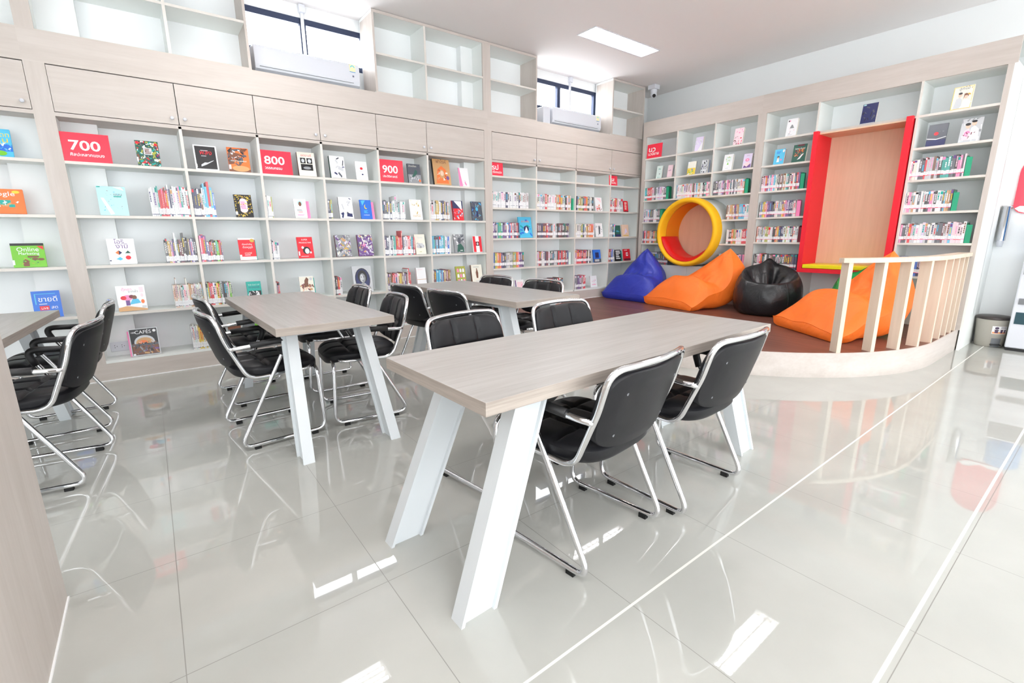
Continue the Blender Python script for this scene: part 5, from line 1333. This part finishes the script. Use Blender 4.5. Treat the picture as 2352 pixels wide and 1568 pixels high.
row('L', A4, 631, 643.5, .175, .004, 4, 'reds', 'short row before the brown horse book', lb)
row('L', A4, 768.5, 786, .195, .006, 7, 'dnovel', 'short row before the oval portrait book', lb)
row('L', A4, 889, 945, .195, .012, 20, 'warm', 'row before the plain white box-like book', lb, tall=(16, 17))
row('L', A4, 995.5, 1036.5, .205, .008, 14, 'brownish', 'row before the mustard arches book', lb)
row('L', AB, 442, 482, .215, .02, 15, 'beige', 'bottom row past the cafe magazine', lb)
row('L', AB, 838, 853, .20, .01, 5, 'lively', 'bottom row behind the end-on table chairs', lb)
row('L', AB, 917, 950, .20, .012, 9, 'reds', 'bottom row behind the plain-backed chairs', lb)
row('L', AB, 978, 1012, .20, .012, 9, 'fresh', 'bottom row behind the farthest table', lb)
n2 = (.16, .36)
nm4 = ('first', 'second', 'third', 'fourth')
for k, (zs, lst) in enumerate(((ROWS2[1], [(1131, 1215, 24, 'whites', .205), (1234, 1312, 26, 'wnovel', .205), (1324.5, 1364, 13, 'wnovel', .205), (1403, 1431, 10, 'reds', .205)]),
                               (ROWS2[2], [(1132, 1193, 20, 'lively', .205), (1234.5, 1307, 24, 'dnovel', .20), (1323.5, 1366, 13, 'wnovel', .20), (1400, 1413, 5, 'tech', .20)]),
                               (ROWS2[3], [(1133, 1203, 22, 'rainbow', .205), (1234, 1305, 25, 'dnovel', .205), (1321.5, 1358, 14, 'reds', .205), (1398, 1412, 6, 'tech', .20)]))):
    for j, (p0, p1, n_, pal, hh) in enumerate(lst):
        row('L', zs, p0, p1, hh, .006, n_, pal, '%s row of the platform bookcase, %s column' % (('upper', 'middle', 'lower')[k], nm4[j]), n2)
row('L', .368, 1234, 1294, .20, .008, 22, 'dnovel', 'bottom row of the platform bookcase, second column', n2)
row('L', .368, 1320.5, 1346, .205, .008, 9, 'dnovel', 'bottom row of the platform bookcase, third column', n2)
rp = (.18, .36)
for zs, lst in ((1.735, [(1480, 1529, 16, 'love', 'first row beside the room corner'), (1553.5, 1633, 27, 'love', 'first row above the round nook'), (1638, 1709, 26, 'love', 'first row beside the nook bookend'), ]),
                (1.397, [(1478.5, 1515, 13, 'love', 'second row beside the room corner'), (1667, 1722, 17, 'love', 'second row beyond the round nook')]),
                (1.062, [(1475.5, 1507, 12, 'wnovel', 'third row beside the room corner'), (1668, 1717, 17, 'wnovel', 'third row beyond the round nook')]),
                (.722, [(1482, 1533, 13, 'dnovel', 'ledge row behind the blue bean bag'), (1649, 1712, 16, 'love', 'ledge row behind the orange bean bag')])):
    for p0, p1, n_, pal, ds in lst: row('R', zs, p0, p1, .195, .006, n_, pal, ds, rp, True)
for zs, p0, p1, n_, pal, ds in ((1.738, 1749, 1836, 26, 'love', 'first row before the red niche'), (1.408, 1744, 1828, 28, 'rainbow', 'second row before the red niche'),
                                (1.088, 1737, 1832, 30, 'wnovel', 'third row before the red niche'), (.735, 1731, 1828, 26, 'dnovel', 'lowest row before the red niche')):
    row('R', zs, p0, p1, .197, .006, n_, pal, ds, rp, True)
row('R', 1.738, 2088, 2216, .205, .016, 24, 'love', 'first row beyond the red niche', rp, True)
row('R', 1.408, 2075, 2186, .208, .006, 22, 'novel', 'second row beyond the red niche', rp, True)
row('R', 1.088, 2063, 2216, .200, .014, 27, 'novel', 'third row beyond the red niche', rp, True)
row('R', .735, 2050, 2124, .205, .004, 14, 'blues', 'lowest row beyond the red niche', rp, True)

order = sorted(range(len(SPINES)), key=lambda i: -SPINES[i]['size'])
single = set(order[:300])
rest = MB()
for i, s in enumerate(SPINES):
    if i not in single: spine_mesh(rest, s); continue
    th = 'thin' if s['t'] < .011 else ('thick' if s['t'] > .022 else 'slim')
    lab = '%s %s book, %s in the %s' % (th, CN.get(s['c'], s['c']), ORD[s['i']], s['desc'])
    mb = MB(); spine_mesh(mb, s)
    pos = (s['a'] + s['t'] / 2, s['dd'], s['z']) if s['wall'] == 'L' else (s['dd'], -s['a'] - s['t'] / 2, s['z'])
    o = mb.build('book')
    for vtx in o.data.vertices: vtx.co -= Vector(pos)
    o.location = pos
    tag(o, lab, 'book', 'books in the ' + s['desc'])
o = rest.build('shelved_books'); o['kind'] = 'stuff'
tag(o, 'small distant novels standing in rows on the corner and right-hand shelves', 'books')

for wall, zs, pa, lab in (('R', 1.735, 1530, 'green arched bookend closing the first row beside the room corner'), ('R', 1.735, 1711, 'green arched bookend closing the first row over the nook'),
                          ('R', 1.397, 1515.5, 'green bookend behind the rim of the round nook'), ('R', 1.738, 1838, 'green arched bookend with a blue top before the red niche'),
                          ('R', 1.738, 2217, 'green bookend closing the first row beyond the red niche'), ('R', 1.408, 2187, 'green bookend closing the second row beyond the red niche'),
                          ('R', 1.088, 2217, 'green bookend closing the third row beyond the red niche')):
    bookend(wall, zs, pa, lab)
bookend('R', 1.408, 1829, 'pink bookend closing the second row before the red niche', .205, 'pink')
bookend('R', 1.088, 1833, 'maroon bookend closing the third row before the red niche', .205, 'maroon')
bookend('L', ROWS2[1], 1312.5, 'green bookend closing the upper row in the second platform column', .19)
bookend('L', ROWS2[3], 1306, 'pale green bookend closing the lower row in the second platform column', .20, 'mint')
